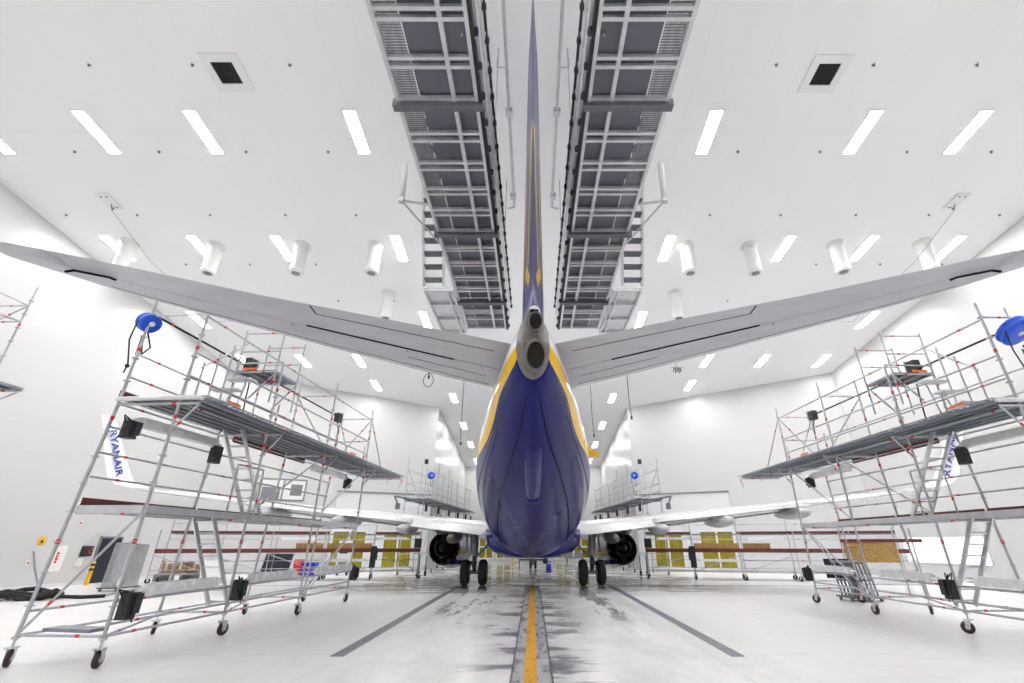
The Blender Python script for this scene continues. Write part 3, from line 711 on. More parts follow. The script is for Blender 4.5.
# landing gear
def wheel(c, r, w, parent, ax=(1, 0, 0)):
    c = V(c); a = V(ax)
    b = MB(); b.lathe(c - a * w / 2, a, [(.03, r * .55), (.0, r * .62), (.0, r * .8), (.05, r * .93), (w * .25, r), (w * .75, r), (w - .05, r * .93), (w, r * .8), (w, r * .62), (w - .03, r * .55)], 36)
    wo = b.build('wheel', 'tyre', parent)
    b = MB(); b.lathe(c - a * w / 2, a, [(.06, 0), (.06, r * .3), (.03, r * .54), (w - .03, r * .54), (w - .06, r * .3), (w - .06, 0)], 24); b.build('hub', 'hub', wo)
for s, sd in ((-1, 'left'), (1, 'right')):
    x = s * 2.86
    b = MB(); b.tube((x, 24.7, .62), (x, 24.55, 1.5), .10, 14); b.tube((x, 24.55, 1.35), (s * 2.95, 24.5, 2.6), .19, 16); b.lathe((x, 24.55, 1.3), (0, 0, 1), [(0, .1), (.02, .18), (.12, .18), (.14, .1)], 16)
    lg = b.build('main_gear_leg', 'gear_paint', A)
    b = MB(); b.tube((x - .62, 24.7, .57), (x + .62, 24.7, .57), .085, 12); b.build('axle', 'gear_paint', lg)
    b = MB(); b.tube((x - s * .1, 24.6, 1.25), (s * 1.75, 24.6, 2.2), .06, 10); b.tube((s * 2.3, 24.6, 1.72), (s * 2.0, 24.75, 2.5), .04, 8); b.build('side_brace', 'gear_paint', lg)
    b = MB(); b.bar((x, 24.5, 1.25), (x, 24.2, .95), .16, .06); b.bar((x, 24.2, .95), (x, 24.6, .65), .14, .06); b.path([(x + .12, 24.45, 2.5), (x + .2, 24.42, 1.8), (x + .1, 24.42, 1.2), (x + .2, 24.5, .7)], .018); b.build('torque_link', 'steel_dark', lg)
    b = MB(); b.obox((s * 3.25, 24.55, 2.0), (.02, 0, 0), (0, .38, 0), (0, 0, .55)); b.build('gear_door', 'gear_paint', lg)
    for k in (-.43, .43): wheel((x + k, 24.7, .565), .565, .40, lg)
b = MB(); b.tube((0, 40.3, .36), (0, 40.2, 1.6), .08, 12); b.tube((0, 40.3, .9), (0, 41.4, 1.6), .05); ng = b.build('nose_gear_leg', 'gear_paint', A)
b = MB(); b.tube((-.22, 40.3, .34), (.22, 40.3, .34), .05); b.build('axle', 'gear_paint', ng)
for k in (-.19, .19): wheel((k, 40.3, .345), .345, .2, ng)
# small things at the nose gear
b = MB(); b.bar((-1.15, 40.9, .62), (1.15, 40.9, .62), .12, .12); b.lathe((1.0, 40.85, .55), (0, -1, 0), [(0, .22), (.06, .24), (.12, .22), (.12, 0)], 16); b.bar((-1.1, 40.9, .0), (-1.1, 40.9, .6), .06, .06); b.bar((1.1, 40.9, .0), (1.1, 40.9, .6), .06, .06)
tag(b.build('chock_frame', 'black', loc=(0, 40.9, 0)), 'black low frame with a round pad standing behind the nose wheels', 'frame')
r = thing('bucket', (1.12, 36.5, 0), 'small bright blue container on the wet floor right of the nose wheel', 'container')
b = MB(); b.grid([[(1.12 + sx * w, 36.5 + sy * w * .8, z) for sx, sy in ((-1, -1), (1, -1), (1, 1), (-1, 1))] for z, w in ((0, .2), (.42, .17), (.5, .12))]); b.build('body', 'bucket', r)
b = MB(); b.path([(.98, 36.5, .48), (.98, 36.5, .66), (1.26, 36.5, .66), (1.26, 36.5, .48)], .03); b.build('handle', 'bucket', r)
# yellow streamer
b = MB(); pts = [(1.62, 13.9, 4.42), (1.72, 13.85, 4.36), (1.82, 13.8, 4.30), (1.95, 13.78, 4.28)]
b.grid([[(p[0], p[1], p[2] + h) for h in (.1 - .03 * (i % 2), 0.02, -.08 - .03 * (i % 2))] for i, p in enumerate(pts)], closed=False, cap=False, sm=False)
b.grid([[(p[0] + .03, p[1] - .02, p[2] + h) for h in (.05, -.04)] for p in [(1.70, 13.83, 4.5), (1.74, 13.8, 4.32), (1.72, 13.8, 4.12)]], closed=False, cap=False, sm=False)
o = b.build('streamer', 'yellow', loc=(1.7, 13.9, 4.4)); tag(o, 'crumpled yellow streamer hanging at the right side of the rear fuselage', 'streamer')
sm = o.modifiers.new('t', 'SOLIDIFY'); sm.thickness = .012

# ------------------------------------------------------------------ hanging docks beside the fin
def dock(s):
    sd = 'left' if s < 0 else 'right'
    r = thing('hanging_dock', (s * 1.65, 9.5, 9.0), 'grey hanging work dock with grated floor %s of the fin' % sd, 'work platform', 'docks hung beside the fin')
    z = 9.0; XI, XM, XO = .99, 1.39, 2.38; Y0, Y1 = 2.6, 15.0
    def X(a): return s * a
    def bx(b, x0, x1, y0, y1, z0, z1, mi=0): b.box((min(X(x0), X(x1)), y0, z0), (max(X(x0), X(x1)), y1, z1), mi)
    for x0, x1, m_ in ((2.02, 2.36, 'grate_open'), (1.42, 2.0, 'grate'), (1.0, 1.40, 'grate')):
        y = Y0
        for y2 in (5.75, 9.35, 12.9, Y1):
            b = MB(); bx(b, x0, x1, y + .02, y2 - .02, z + .1, z + .115); b.build('floor_grating', m_, r); y = y2
    for x in (XI, XM, XO):
        b = MB(); bx(b, x - .035, x + .035, Y0, Y1, z - .02, z + .1); b.build('stringer', 'alu', r)
    P = lambda py: (9 - 1.85) / math.tan(math.radians(23.9) + math.atan((341.5 - py) / 455))
    for py in (-24, -14, 8, 19, 58, 67, 99, 133.5, 141, 163, 169.5, 189, 194, 210, 215, 231, 247.5, 250.5, 262.5, 265.5, 277, 280, 288, 291, 310.5, 313, 319, 328):
        y = P(py); b = MB(); bx(b, XI, XO, y - .03, y + .03, z - .015, z + .06); b.build('cross_bar', 'alu', r)
    for py in (104.5, 233, 301.5):
        y = P(py); b = MB(); bx(b, XI - .1, XO + .1, y - .07, y + .07, z - .1, z + .06); b.build('main_beam', 'steel_dark', r)
    # inner face: kick boards, bumper tubes and rollers
    b = MB(); bx(b, .90, .96, Y0, Y1, z - .04, z + .16); bx(b, .80, .84, Y0, Y1, z + 1.0, z + 1.12); b.build('bumper_rail', 'rubber', r)
    b = MB(); bx(b, .86, .90, Y0, Y1, z + .18, z + .5); bx(b, .84, .88, Y0, Y1, z + .6, z + .95); b.build('side_panel', 'alu', r)
    k = 0; y = Y0 + .2
    while y < Y1 and k < 45:
        b = MB(); b.lathe((X(.9), y, z + .02), (s * -1, 0, 0), [(-.03, .05), (0, .075), (.06, .06), (.07, 0)], 8); b.build('roller', 'black', r); b = MB(); b.lathe((X(.82), y + .15, z + .9), (s * -1, 0, 0), [(-.04, .05), (0, .07), (.05, .06), (.06, 0)], 8); b.build('roller', 'black', r)
        b = MB(); b.bar((X(.92), y + .08, z), (X(.84), y + .08, z + 1.1), .05, .05); b.build('rail_post', 'alu', r); k += 1; y += .62 if y > 6 else .55
    b = MB()
    for zz in (.55, 1.1): b.tube((X(XO + .02), Y0, z + zz), (X(XO + .02), Y1, z + zz), .025)
    b.build('guard_rail', 'alu', r)
    for k in range(7):
        y = Y0 + .3 + (Y1 - Y0 - .6) * k / 6; b = MB(); b.bar((X(XO), y, z), (X(XO + .03), y, z + 1.15), .05, .05); b.build('rail_post', 'alu', r)
    # outer landing and steep stair up to the roof
    b = MB(); bx(b, 2.45, 3.3, 12.05, 15.05, z - .05, z - .03); b.build('landing_floor', 'alu', r)
    b = MB()
    for x in (2.45, 2.62, 3.3): bx(b, x - .03, x + .03, 12.05, 15.05, z - .14, z - .03)
    for y in (12.05, 12.95, 14.0, 15.05): bx(b, 2.42, 3.33, y - .04, y + .04, z - .14, z - .04)
    b.build('landing_frame', 'alu', r)
    a0, a1 = V((0, 12.0, z)), V((0, 9.5, z + 5.4))
    for x in (2.72, 3.32):
        b = MB(); b.bar(a0 + V((X(x), 0, 0)), a1 + V((X(x), 0, 0)), .06, .16); b.build('stair_stringer', 'alu', r)
    for k in range(15):
        p = a0.lerp(a1, (k + .5) / 15); b = MB(); b.obox(p + V((X(3.02), 0, 0)), (.28, 0, 0), (0, .13, 0), (0, 0, .02)); b.build('stair_tread', 'steel_dark', r)
    b = MB(); b.tube(a0 + V((X(3.34), -.3, .9)), a1 + V((X(3.34), -.3, .9)), .025)
    for k in range(6):
        p = a0.lerp(a1, k / 5); b.tube(p + V((X(3.34), 0, 0)), p + V((X(3.34), -.3, .9)), .02)
    b.build('stair_rail', 'galv', r)
    # lamp on an outrigger
    b = MB(); b.tube((X(2.4), 8.7, z + .3), (X(3.15), 8.6, z + .35), .03); b.tube((X(3.15), 8.6, z + .35), (X(2.4), 9.9, z), .022); b.box((X(3.15) - .06, 8.54, z + .3), (X(3.15) + .06, 8.66, z + .42)); arm = b.build('lamp_arm', 'galv', r)
    b = MB(); b.lathe((X(3.15), 8.6, z + .42), (0, -.1, 1), [(0, .0), (0, .07), (1.0, .07), (1.02, 0)], 14); b.build('lamp_tube', 'white_plastic', arm)
    # hangers
    for y in (4.5, 9.5, 14.6):
        for x in (1.1, 2.36):
            b = MB(); b.tube((X(x), y, z), (X(x), y, ceil(y)), .018, 6); b.build('hanger_rod', 'galv', r)
dock(-1); dock(1)

# ------------------------------------------------------------------ rolling scaffolds
class Frame:
    """local frame on the floor: u along, v outward"""
    def __init__(s, o, ang, side): s.o = V((*o, 0)); s.d = V((math.sin(ang), math.cos(ang), 0)); s.w = V((s.d.y * side, -s.d.x * side, 0)); s.side = side
    def __call__(s, u, v, z): return s.o + s.d * u + s.w * v + V((0, 0, z))
def pole(b, a, c, r, n=8, marks=(), rings=True):
    a, c = V(a), V(c); b.tube(a, c, r, n); L = (c - a).length; d = (c - a).normalized()
    for q in marks: b.tube(a + d * (q - .04), a + d * (q + .04), r * 1.12, n, 1)
    if rings:
        k = .5
        while k < L - .2: b.tube(a + d * (k - .008), a + d * (k + .008), r * 2.3, n, 0); k += .5
GM = ['galv', 'red']
def caster(F, u, v, root, ang=0.):
    p = F(u, v, 0); ca = V((math.sin(ang), math.cos(ang), 0)); cx = V((ca.y, -ca.x, 0))
    b = MB(); b.tube(p + V((0, 0, .27)), p + V((0, 0, .62)), .019, 8); b.lathe(p + V((0, 0, .40)), (0, 0, 1), [(0, .06), (.03, .06)], 8)
    o2 = p + ca * .05
    for k in (-1, 1): b.hexa([o2 + cx * k * .05 + q for q in (-ca * .03 + V((0, 0, .10)), ca * .03 + V((0, 0, .10)), ca * .03 + cx * .012 + V((0, 0, .10)), -ca * .03 + cx * .012 + V((0, 0, .10)), -ca * .1 + V((0, 0, .28)), ca * .03 + V((0, 0, .28)), ca * .03 + cx * .012 + V((0, 0, .28)), -ca * .1 + cx * .012 + V((0, 0, .28)))])
    b.box(p + V((-.07, -.07, .27)), p + V((.07, .07, .29)))
    c = b.build('caster', 'alu', root)
    b = MB(); b.lathe(o2 + V((0, 0, .125)) - cx * .035, cx, [(0, .05), (0, .11), (.015, .125), (.055, .125), (.07, .11), (.07, .05)], 20); w = b.build('caster_wheel', 'wheel_red', c)
    b = MB(); b.lathe(o2 + V((0, 0, .125)) - cx * .04, cx, [(0, 0), (0, .05), (.08, .05), (.08, 0)], 12); b.build('caster_hub', 'alu', w)
def planks(F, u0, u1, v0, v1, z, n, root, name='deck_plank', m=None):
    wv = (v1 - v0) / n
    for i in range(n):
        a = v0 + wv * i + .012; c = v0 + wv * (i + 1) - .012; b = MB()
        def q(v_a, v_b, z_a, z_b, mi=0): b.hexa([F(u0, v_a, z_a), F(u1, v_a, z_a), F(u1, v_b, z_a), F(u0, v_b, z_a), F(u0, v_a, z_b), F(u1, v_a, z_b), F(u1, v_b, z_b), F(u0, v_b, z_b)], mi)
        q(a, c, z - .008, z); q(a, a + .03, z - .07, z); q(c - .03, c, z - .07, z); q((a + c) / 2 - .015, (a + c) / 2 + .015, z - .05, z)
        q(a + .03, a + .05, z - .075, z - .065); q(c - .05, c - .03, z - .075, z - .065)
        # punched edge: little bright slots cut through
        L = u1 - u0; k = 0
        b.build(name, m or 'plank_steel', root)
def punched(F, u0, u1, v0, v1, z, root):
    """strip of deck edge with a row of real square holes"""
    n = int((u1 - u0) / .17); b = MB()
    def q(ua, ub, va, vb): b.hexa([F(ua, va, z - .01), F(ub, va, z - .01), F(ub, vb, z - .01), F(ua, vb, z - .01), F(ua, va, z), F(ub, va, z), F(ub, vb, z), F(ua, vb, z)])
    ha, hb = v0 + (v1 - v0) * .3, v0 + (v1 - v0) * .78
    for i in range(n): a = u0 + (u1 - u0) * i / n; q(a, a + (u1 - u0) / n * .48, ha, hb)
    q(u0, u1, v0, ha); q(u0, u1, hb, v1)
    b.build('punched_edge', 'plank_steel', root)
def board(F, u0, v0, u1, v1, z0, z1, root, m='board', name='toe_board', th=.03):
    b = MB(); b.bar(F(u0, v0, (z0 + z1) / 2), F(u1, v1, (z0 + z1) / 2), th, z1 - z0); b.build(name, m, root)
def ladder(F, a, c, w, n, root, axis='v'):
    """aluminium ladder from F-coords a to c"""
    r = bpy.data.objects.new('ladder', None)
    A_, C_ = F(*a), F(*c); sx = F.w * w / 2 if axis == 'v' else F.d * w / 2
    b = MB()
    for k in (-1, 1): b.bar(A_ + sx * k, C_ + sx * k, .04, .10, 0, up=sx.cross(C_ - A_))
    lo = b.build('ladder', 'alu', root)
    for i in range(n):
        p = A_.lerp(C_, (i + .5) / n); b = MB(); b.tube(p - sx, p + sx, .022, 6); b.build('rung', 'alu', lo)

def tail_scaffold(name, o, ang, side, label, U=(0, 2.9, 6.0, 9.15), W=1.5, top_ext=(1, 1), deck_end=12.2, near=True, ladders=True, group=None, nside=8):
    F = Frame(o, ang, side); r = thing(name, F(U[-1] / 2, W / 2, 0), label, 'scaffold', group)
    rad = .030
    ti = [6.75, 6.35, 6.9, 6.75]; to = [6.9, 7.05, 7.0, 6.6]
    for i, u in enumerate(U):
        for v, vb, tp in ((0, 0, ti[i % 4]), (W, W + .24, to[i % 4])):
            b = MB(); pole(b, F(u, vb, .38), F(u, v, 4.4), rad, nside, (1.5, 3.75)); pole(b, F(u, v, 4.4), F(u, v, tp), rad * .95, nside, (1.2,)); b.build('post', GM, r); caster(F, u, vb, r, ang + random.uniform(-.9, .9))
    rt = .022
    def rail(u0, v0, z0, u1, v1, z1, nm='ledger', m_=GM, rr=rt, mk=True):
        b = MB(); A_, C_ = F(u0, v0, z0), F(u1, v1, z1); L = (C_ - A_).length; pole(b, A_, C_, rr, nside, (min(.55, L * .3),) if mk else (), False); return b.build(nm, m_, r)
    for u0, u1 in zip(U, U[1:]):
        for v in (0, W + .2): rail(u0, v, .45, u1, v, .45); rail(u0, v, .62 if v == 0 else .8, u1, v, .62 if v == 0 else .8)
        rail(u0, 0, .95, u1, 0, .95)
        for z in (3.0, 3.45, 3.95): rail(u0, W, z, u1, W, z, 'guard_rail')
        for z in (5.0, 5.5): rail(u0, W, z, u1, W, z, 'guard_rail')
        for z in (5.0, 5.5): rail(u0, 0, z, u1, 0, z, 'guard_rail')
        rail(u0, W, 6.45, u1, W, 6.45, 'guard_rail', ['rubber', 'red'], .026)
        rail(u0, 0, 6.35, u1, 0, 6.35, 'guard_rail')
        rail(u0, 0, 4.42, u1, 0, 4.42); rail(u0, W, 4.42, u1, W, 4.42); rail(u0, W, 2.38, u1, W, 2.38)
    for i, u in enumerate(U):
        rail(u, 0, .45, u, W + .22, .45, 'transom'); rail(u, 0, 2.36, u, W, 2.36, 'transom', GM, .03); rail(u, -.42, 4.40, u, W, 4.40, 'transom', GM, .03)
        rail(u, 0, 6.4, u, W, 6.4, 'transom')
        rail(u, 0, 3.85, u, -.42, 4.38, 'bracket')
        if i == 3:
            for z in (5.5,): rail(u, 0, z, u, W, z, 'guard_rail')
    # braces
    rail(U[0], W + .2, .5, U[0], 0, 2.4, 'brace'); rail(U[3], W, .5, U[3], 0, 2.4, 'brace')
    rail(U[2], 0, .5, U[3], 0, 2.4, 'brace'); rail(U[1], 0, .5, U[2], 0, 2.4, 'brace') if not near else None
    rail(U[1], 0, 2.5, U[2], 0, 4.4, 'brace'); rail(U[2], 0, 2.5, U[3], 0, 4.4, 'brace')
    rail(U[3], 0, 6.35, U[3] + 1.5, -.1, 4.5, 'brace'); rail(U[3], W, 6.35, U[3] + 1.5, W - .1, 4.5, 'brace'); rail(U[2], W, 6.35, U[3], W, 4.6, 'brace'); rail(U[3], 0, 6.35, U[3], W, 4.7, 'brace')
    rail(U[0], 0, .45, U[1], W, .47, 'brace'); rail(U[1], 0, .45, U[2], W, .47, 'brace'); rail(U[2], 0, .45, U[3], W, .47, 'brace')
    # top deck
    seg = [U[0] - .05] + [u for u in U[1:]] + ([deck_end] if deck_end > U[-1] else [])
    for u0, u1 in zip(seg, seg[1:]):
        planks(F, u0 + .02, u1 - .02, -.36, W - .16, 4.55, 6, r); punched(F, u0 + .02, u1 - .02, -.58, -.36, 4.55, r); punched(F, u0 + .02, u1 - .02, W - .15, W + .05, 4.52, r)
    rail(U[0] - .05, -.5, 4.5, U[0] - .05, W, 4.5, 'deck_end_beam', ['alu', 'red'], .05, False)
    for u in ([U[3] + 1.5, deck_end] if deck_end > U[3] else []): rail(u, -.45, 4.46, u, W, 4.46, 'deck_bearer', GM, .03); rail(u, -.45, 4.46, u, -.35, 4.1, 'bracket')
    board(F, U[0], W + .05, U[1] - .3, W + .05, 4.55, 4.70, r); board(F, U[1] + .6, W + .03, U[2] + 1.2, W + .03, 4.36, 4.55, r)
    for i in range(3):
        if i != 1: board(F, U[i] + .6, -.53, U[i] + 1.0, -.53, 4.58, 4.63, r, 'orange', 'deck_clip')
    for u in (U[1] - .5, U[2] - .4, U[2] + 1.8): rail(u, -.48, 4.5, u, -.48, 5.05, 'toe_post')
    # mid deck
    for u0, u1 in zip(U, U[1:]): planks(F, u0 + .02, u1 - .02, .02, W - .05, 2.48, 4, r, 'mid_deck_plank')
    for u0, u1 in zip(U, U[1:]):
        b = MB(); b.bar(F(u0, -.02, 2.42), F(u1, -.02, 2.42), .05, .13); b.build('mid_deck_beam', 'alu', r)
    b = MB(); b.bar(F(U[0] - .03, 0, 2.42), F(U[0] - .03, W, 2.42), .05, .13); b.build('mid_deck_beam', 'alu', r)
    for u0, u1 in zip(U, U[1:]): board(F, u0 + .05, W + .04, u1 - .05, W + .04, 2.48, 2.63, r)
    # raised small platform on the outer row, reached by steps
    ua, ub, z2 = U[1] - .1, U[1] + .95, 6.15
    planks(F, ua, ub, .12, W - .1, z2, 3, r, 'high_deck_plank'); board(F, ua - .02, W * .5, ua - .02, W * .8, z2 + .01, z2 + .07, r, 'orange', 'deck_clip')
    for u in (ua, ub):
        for v in (.1, W - .08): rail(u, v, z2 - .9, u, v, z2 + 1.2, 'high_post')
        rail(u, .1, z2 - .05, u, W - .08, z2 - .05, 'transom')
        for z in (.55, 1.1): rail(u, .1, z2 + z, u, W - .08, z2 + z, 'guard_rail')
        rail(u, .1, z2 - .1, u, .7, z2 - .8, 'bracket')
    for k, (u, z) in enumerate(((ua - .35, 5.75), (ua - .75, 5.35), (ua - 1.15, 4.95))):
        b = MB(); b.obox(F(u, W - .55, z), F.d * .14, F.w * .36, V((0, 0, .02))); b.build('step', 'alu', r)
        rail(u - .1, W - .2, 4.55, u - .1, W - .2, z + .95, 'step_post'); rail(u, W - .55, 4.56, u + .2, W - .55, z, 'step_leg')
    rail(ua - 1.3, W - .2, 5.75, ua, W - .2, 6.95, 'step_rail')
    # ladders
    if ladders:
        ladder(F, (U[1] - .25, W * .58, 4.5), (U[1] + 1.3, W * .58, 2.5), .48, 8, r); ladder(F, (U[1] - .4, W * .62, 2.45), (U[1] + .9, W * .62, .45), .48, 8, r)
        rail(U[1] - .4, W * .2, 2.5, U[1] - .4, W * .2, 3.6, 'ladder_rail'); rail(U[1] + .6, W * .2, 2.5, U[1] + .6, W * .2, 3.6, 'ladder_rail'); rail(U[1] - .4, W * .2, 3.6, U[1] + .6, W * .2, 3.6, 'ladder_rail')
    # loose plank on the bottom frame
    b = MB(); b.bar(F(.25, .35, .50), F(.35, 1.3, .50), .33, .05); b.build('base_plank', 'plank_steel', r)
    return F, r
def tube_lamp(F, u0, u1, v, z, label, box_u, box=(.10, .40), wrap=True, group='wrapped tube lamps on the scaffolds'):
    r = thing('tube_lamp', F((u0 + u1) / 2, v, z), label, 'lamp', group)
    b = MB(); A_, C_ = F(u0, v, z), F(u1, v, z); b.bar(A_, C_, .16, .15); b.bar(A_ + V((0, 0, .085)), C_ + V((0, 0, .085)), .11, .05); b.build('housing', 'wrap' if wrap else 'alu', r)
    b = MB()
    for q, o2 in ((A_, C_), (C_, A_)):
        b = MB(); b.obox(q, F.d * .05, F.w * .09, V((0, 0, .085))); b.tube(q, q + (q - o2).normalized() * .25, .03); b.build('end_cap', 'white_plastic', r)
    k = thing('ballast_box', F(box_u, v - .05, z - .1), label.replace('white wrapped tube lamp', 'black box').replace('grey tube lamp', 'black box'), 'box', 'black boxes on the scaffolds')
    b = MB(); c = F(box_u, v - .06, z - .2); b.obox(c, F.d * box[0], F.w * .09, V((0, 0, box[1] / 2))); b.obox(c + F.d * .05 + V((0, 0, .03)) - F.w * .1, F.d * box[0] * .7, F.w * .03, V((0, 0, box[1] * .38))); b.build('case', 'black', k)
    b = MB(); rr = random.Random(int(u0 * 10)); base = c + V((0, 0, box[1] / 2))
    for q in range(3): b.path([base, base + F.d * rr.uniform(-.3, .1) + V((0, 0, rr.uniform(.0, .15))), base + F.d * rr.uniform(-.3, .1) - F.w * .1 + V((0, 0, -box[1] * rr.uniform(.8, 1.2)))], .012, 5)
    b.build('cable', 'rubber', k)
def scaffold_lamps(F, U, sd):
    for k, (a, c, bu) in enumerate(((U[0] + .45, U[1] - .75, U[0] + .08), (U[1] + .55, U[2] - .8, U[1] + .02), (U[2] + .6, U[3] - .4, U[3] - .05))):
        tube_lamp(F, a, c, -.12, 1.08, 'white wrapped tube lamp on the low rail of the %s scaffold, %s' % (sd, ['nearest bay', 'middle bay', 'farthest bay'][k]), bu)
    tube_lamp(F, U[0] + .3, U[1] - .45, 1.0, 4.1, 'grey tube lamp slung under the top deck of the %s scaffold, near end' % sd, U[0] + .08, (.10, .34), False)
    tube_lamp(F, U[2] + .2, U[3] - .7, .4, 4.05, 'white wrapped tube lamp slung under the top deck of the %s scaffold, far end' % sd, U[3] - .6, (.09, .34))
    k = thing('ballast_box', F(U[1] - .35, 1.0, 3.8), 'black box under the top deck of the %s scaffold beside the ladder' % sd, 'box', 'black boxes on the scaffolds')
    b = MB(); b.obox(F(U[1] - .3, 1.0, 3.85), F.d * .12, F.w * .08, V((0, 0, .2))); b.obox(F(U[1] - .4, .9, 3.9), F.d * .12, F.w * .05, V((0, 0, .14))); b.build('case', 'black', k)
    for u, z, w in ((U[1] + .55, 6.62, 'by the raised platform'), (U[3] - .1, 6.5, 'on the far post')):
        k = thing('lamp_head', F(u, 1.3, z), 'black lamp head on the top rail of the %s scaffold %s' % (sd, w), 'lamp', 'lamp heads on the top rail')
        b = MB(); b.obox(F(u, 1.36, z - .05), F.d * .14, F.w * .1, V((0, 0, .17))); b.build('case', 'black', k)
        b = MB(); b.obox(F(u + .17, 1.36, z - .02), F.d * .02, F.w * .13, V((0, 0, .2))); b.build('rim', 'alu', k)
        b = MB(); p = F(u, 1.36, z - .2); b.path([p, p + V((0, 0, -.4)) - F.w * .1, p + V((0, 0, -.7)) + F.d * .15, p + V((0, 0, -1.3)) + F.d * .2, p + V((0, 0, -1.75)) + F.d * .1], .02, 5); b.build('cable', 'rubber', k)
UL = (0, 2.9, 6.0, 9.15)
FL, rL = tail_scaffold('rolling_scaffold', (-7.05, 8.8), .066, -1, 'tall rolling scaffold standing left of the tail with a blue reel on its near corner', UL, 1.30, group=None)
scaffold_lamps(FL, UL, 'left')
UR = (0, 2.95, 5.9, 8.7)
FR, rR = tail_scaffold('rolling_scaffold', (9.86, 8.95), -.022, 1, 'tall rolling scaffold standing right of the tail with ladders inside', UR, 1.32, deck_end=11.9)
scaffold_lamps(FR, UR, 'right')
# blue hose reels
def reel(c, ax, label, R=.285):
    c, ax = V(c), V(ax).normalized(); r = thing('hose_reel', c, label, 'hose reel', 'blue hose reels')
    b = MB(); b.lathe(c - ax * .13, ax, [(0, .06), (0, R * .8), (.02, R * .95), (.05, R), (.08, R), (.1, R * .93), (.16, R * .93), (.18, R), (.21, R), (.24, R * .95), (.26, R * .8), (.26, .06)], 32); b.build('drum', 'blue_plastic', r)
    b = MB(); b.lathe(c - ax * .145, ax, [(0, 0), (0, .055), (.29, .055), (.29, 0)], 14); b.build('hub', 'white_plastic', r)
    b = MB(); x = V((0, 0, 1)).cross(ax).normalized()
    b.path([c - x * R + V((0, 0, -.05)), c - x * (R + .02) + V((0, 0, -.5)), c - x * (R - .12) + V((0, 0, -1.0)), c - x * (R - .1) + V((0, 0, -1.2))], .014, 6)
    b.lathe(c - x * (R - .12) + V((0, 0, -1.0)), (0, 0, -1), [(0, .014), (.02, .04), (.06, .04), (.08, .014)], 8)
    b.path([c + V((0, 0, -R)) + x * .05, c + V((0, 0, -R - .3)) + x * .2, c + V((0, 0, -R - .5)) + x * .08, c + V((0, 0, -R - .1)) - x * .03, c + V((0, 0, -R - .55)) - x * .02], .016, 6)
    b.build('hose', 'rubber', r)
    b = MB(); b.tube(c + V((0, 0, R * .9)), c + V((0, 0, R + .22)), .02); b.build('bracket', 'galv', r)
reel(FL(.05, 1.36, 6.26), (.86, -.25, -.42), 'blue hose reel hung on the left scaffold corner', .215)
reel(FR(-.1, .50, 6.03), (.15, -.5, -.75), 'blue hose reel hung on the right scaffold, cut by the picture edge', .33)
# scaffold by the left wall, mostly out of the picture
def wall_tower():
    F = Frame((-17.15, 10.8), .03, -1); r = thing('wall_scaffold', F(1.4, 1, 0), 'scaffold tower at the left picture edge by the wall', 'scaffold')
    for u in (0, 2.8):
        for v in (0, 2.0):
            b = MB(); pole(b, F(u, v, .38), F(u, v, 9.9 if v == 0 else 9.3), .03, 8, (2, 4, 6, 8.1)); b.build('post', GM, r); caster(F, u, v, r)
    def rail(p, q, nm='guard_rail', rr=.024): b = MB(); pole(b, F(*p), F(*q), rr, 8, (.6,), False); b.build(nm, GM, r)
    for z in (2, 4, 6.2, 8.6, 9.2):
        for v in (0, 2.0): rail((0, v, z), (2.8, v, z))
        for u in (0, 2.8): rail((u, 0, z), (u, 2.0, z))
    rail((2.8, 0, 9.2), (2.8, 2.0, 7.9), 'brace'); rail((2.8, 0, 8.6), (2.8, 2, 9.2), 'brace'); rail((0, 0, .5), (2.8, 0, 4), 'brace')
    planks(F, -.1, 2.9, -1.1, 2.0, 6.3, 7, r); rail((2.8, 0, 5.6), (2.85, -1.05, 6.2), 'bracket'); rail((2.88, -1.1, 6.22), (2.88, 2.0, 6.22), 'deck_end_beam', .04)
wall_tower()

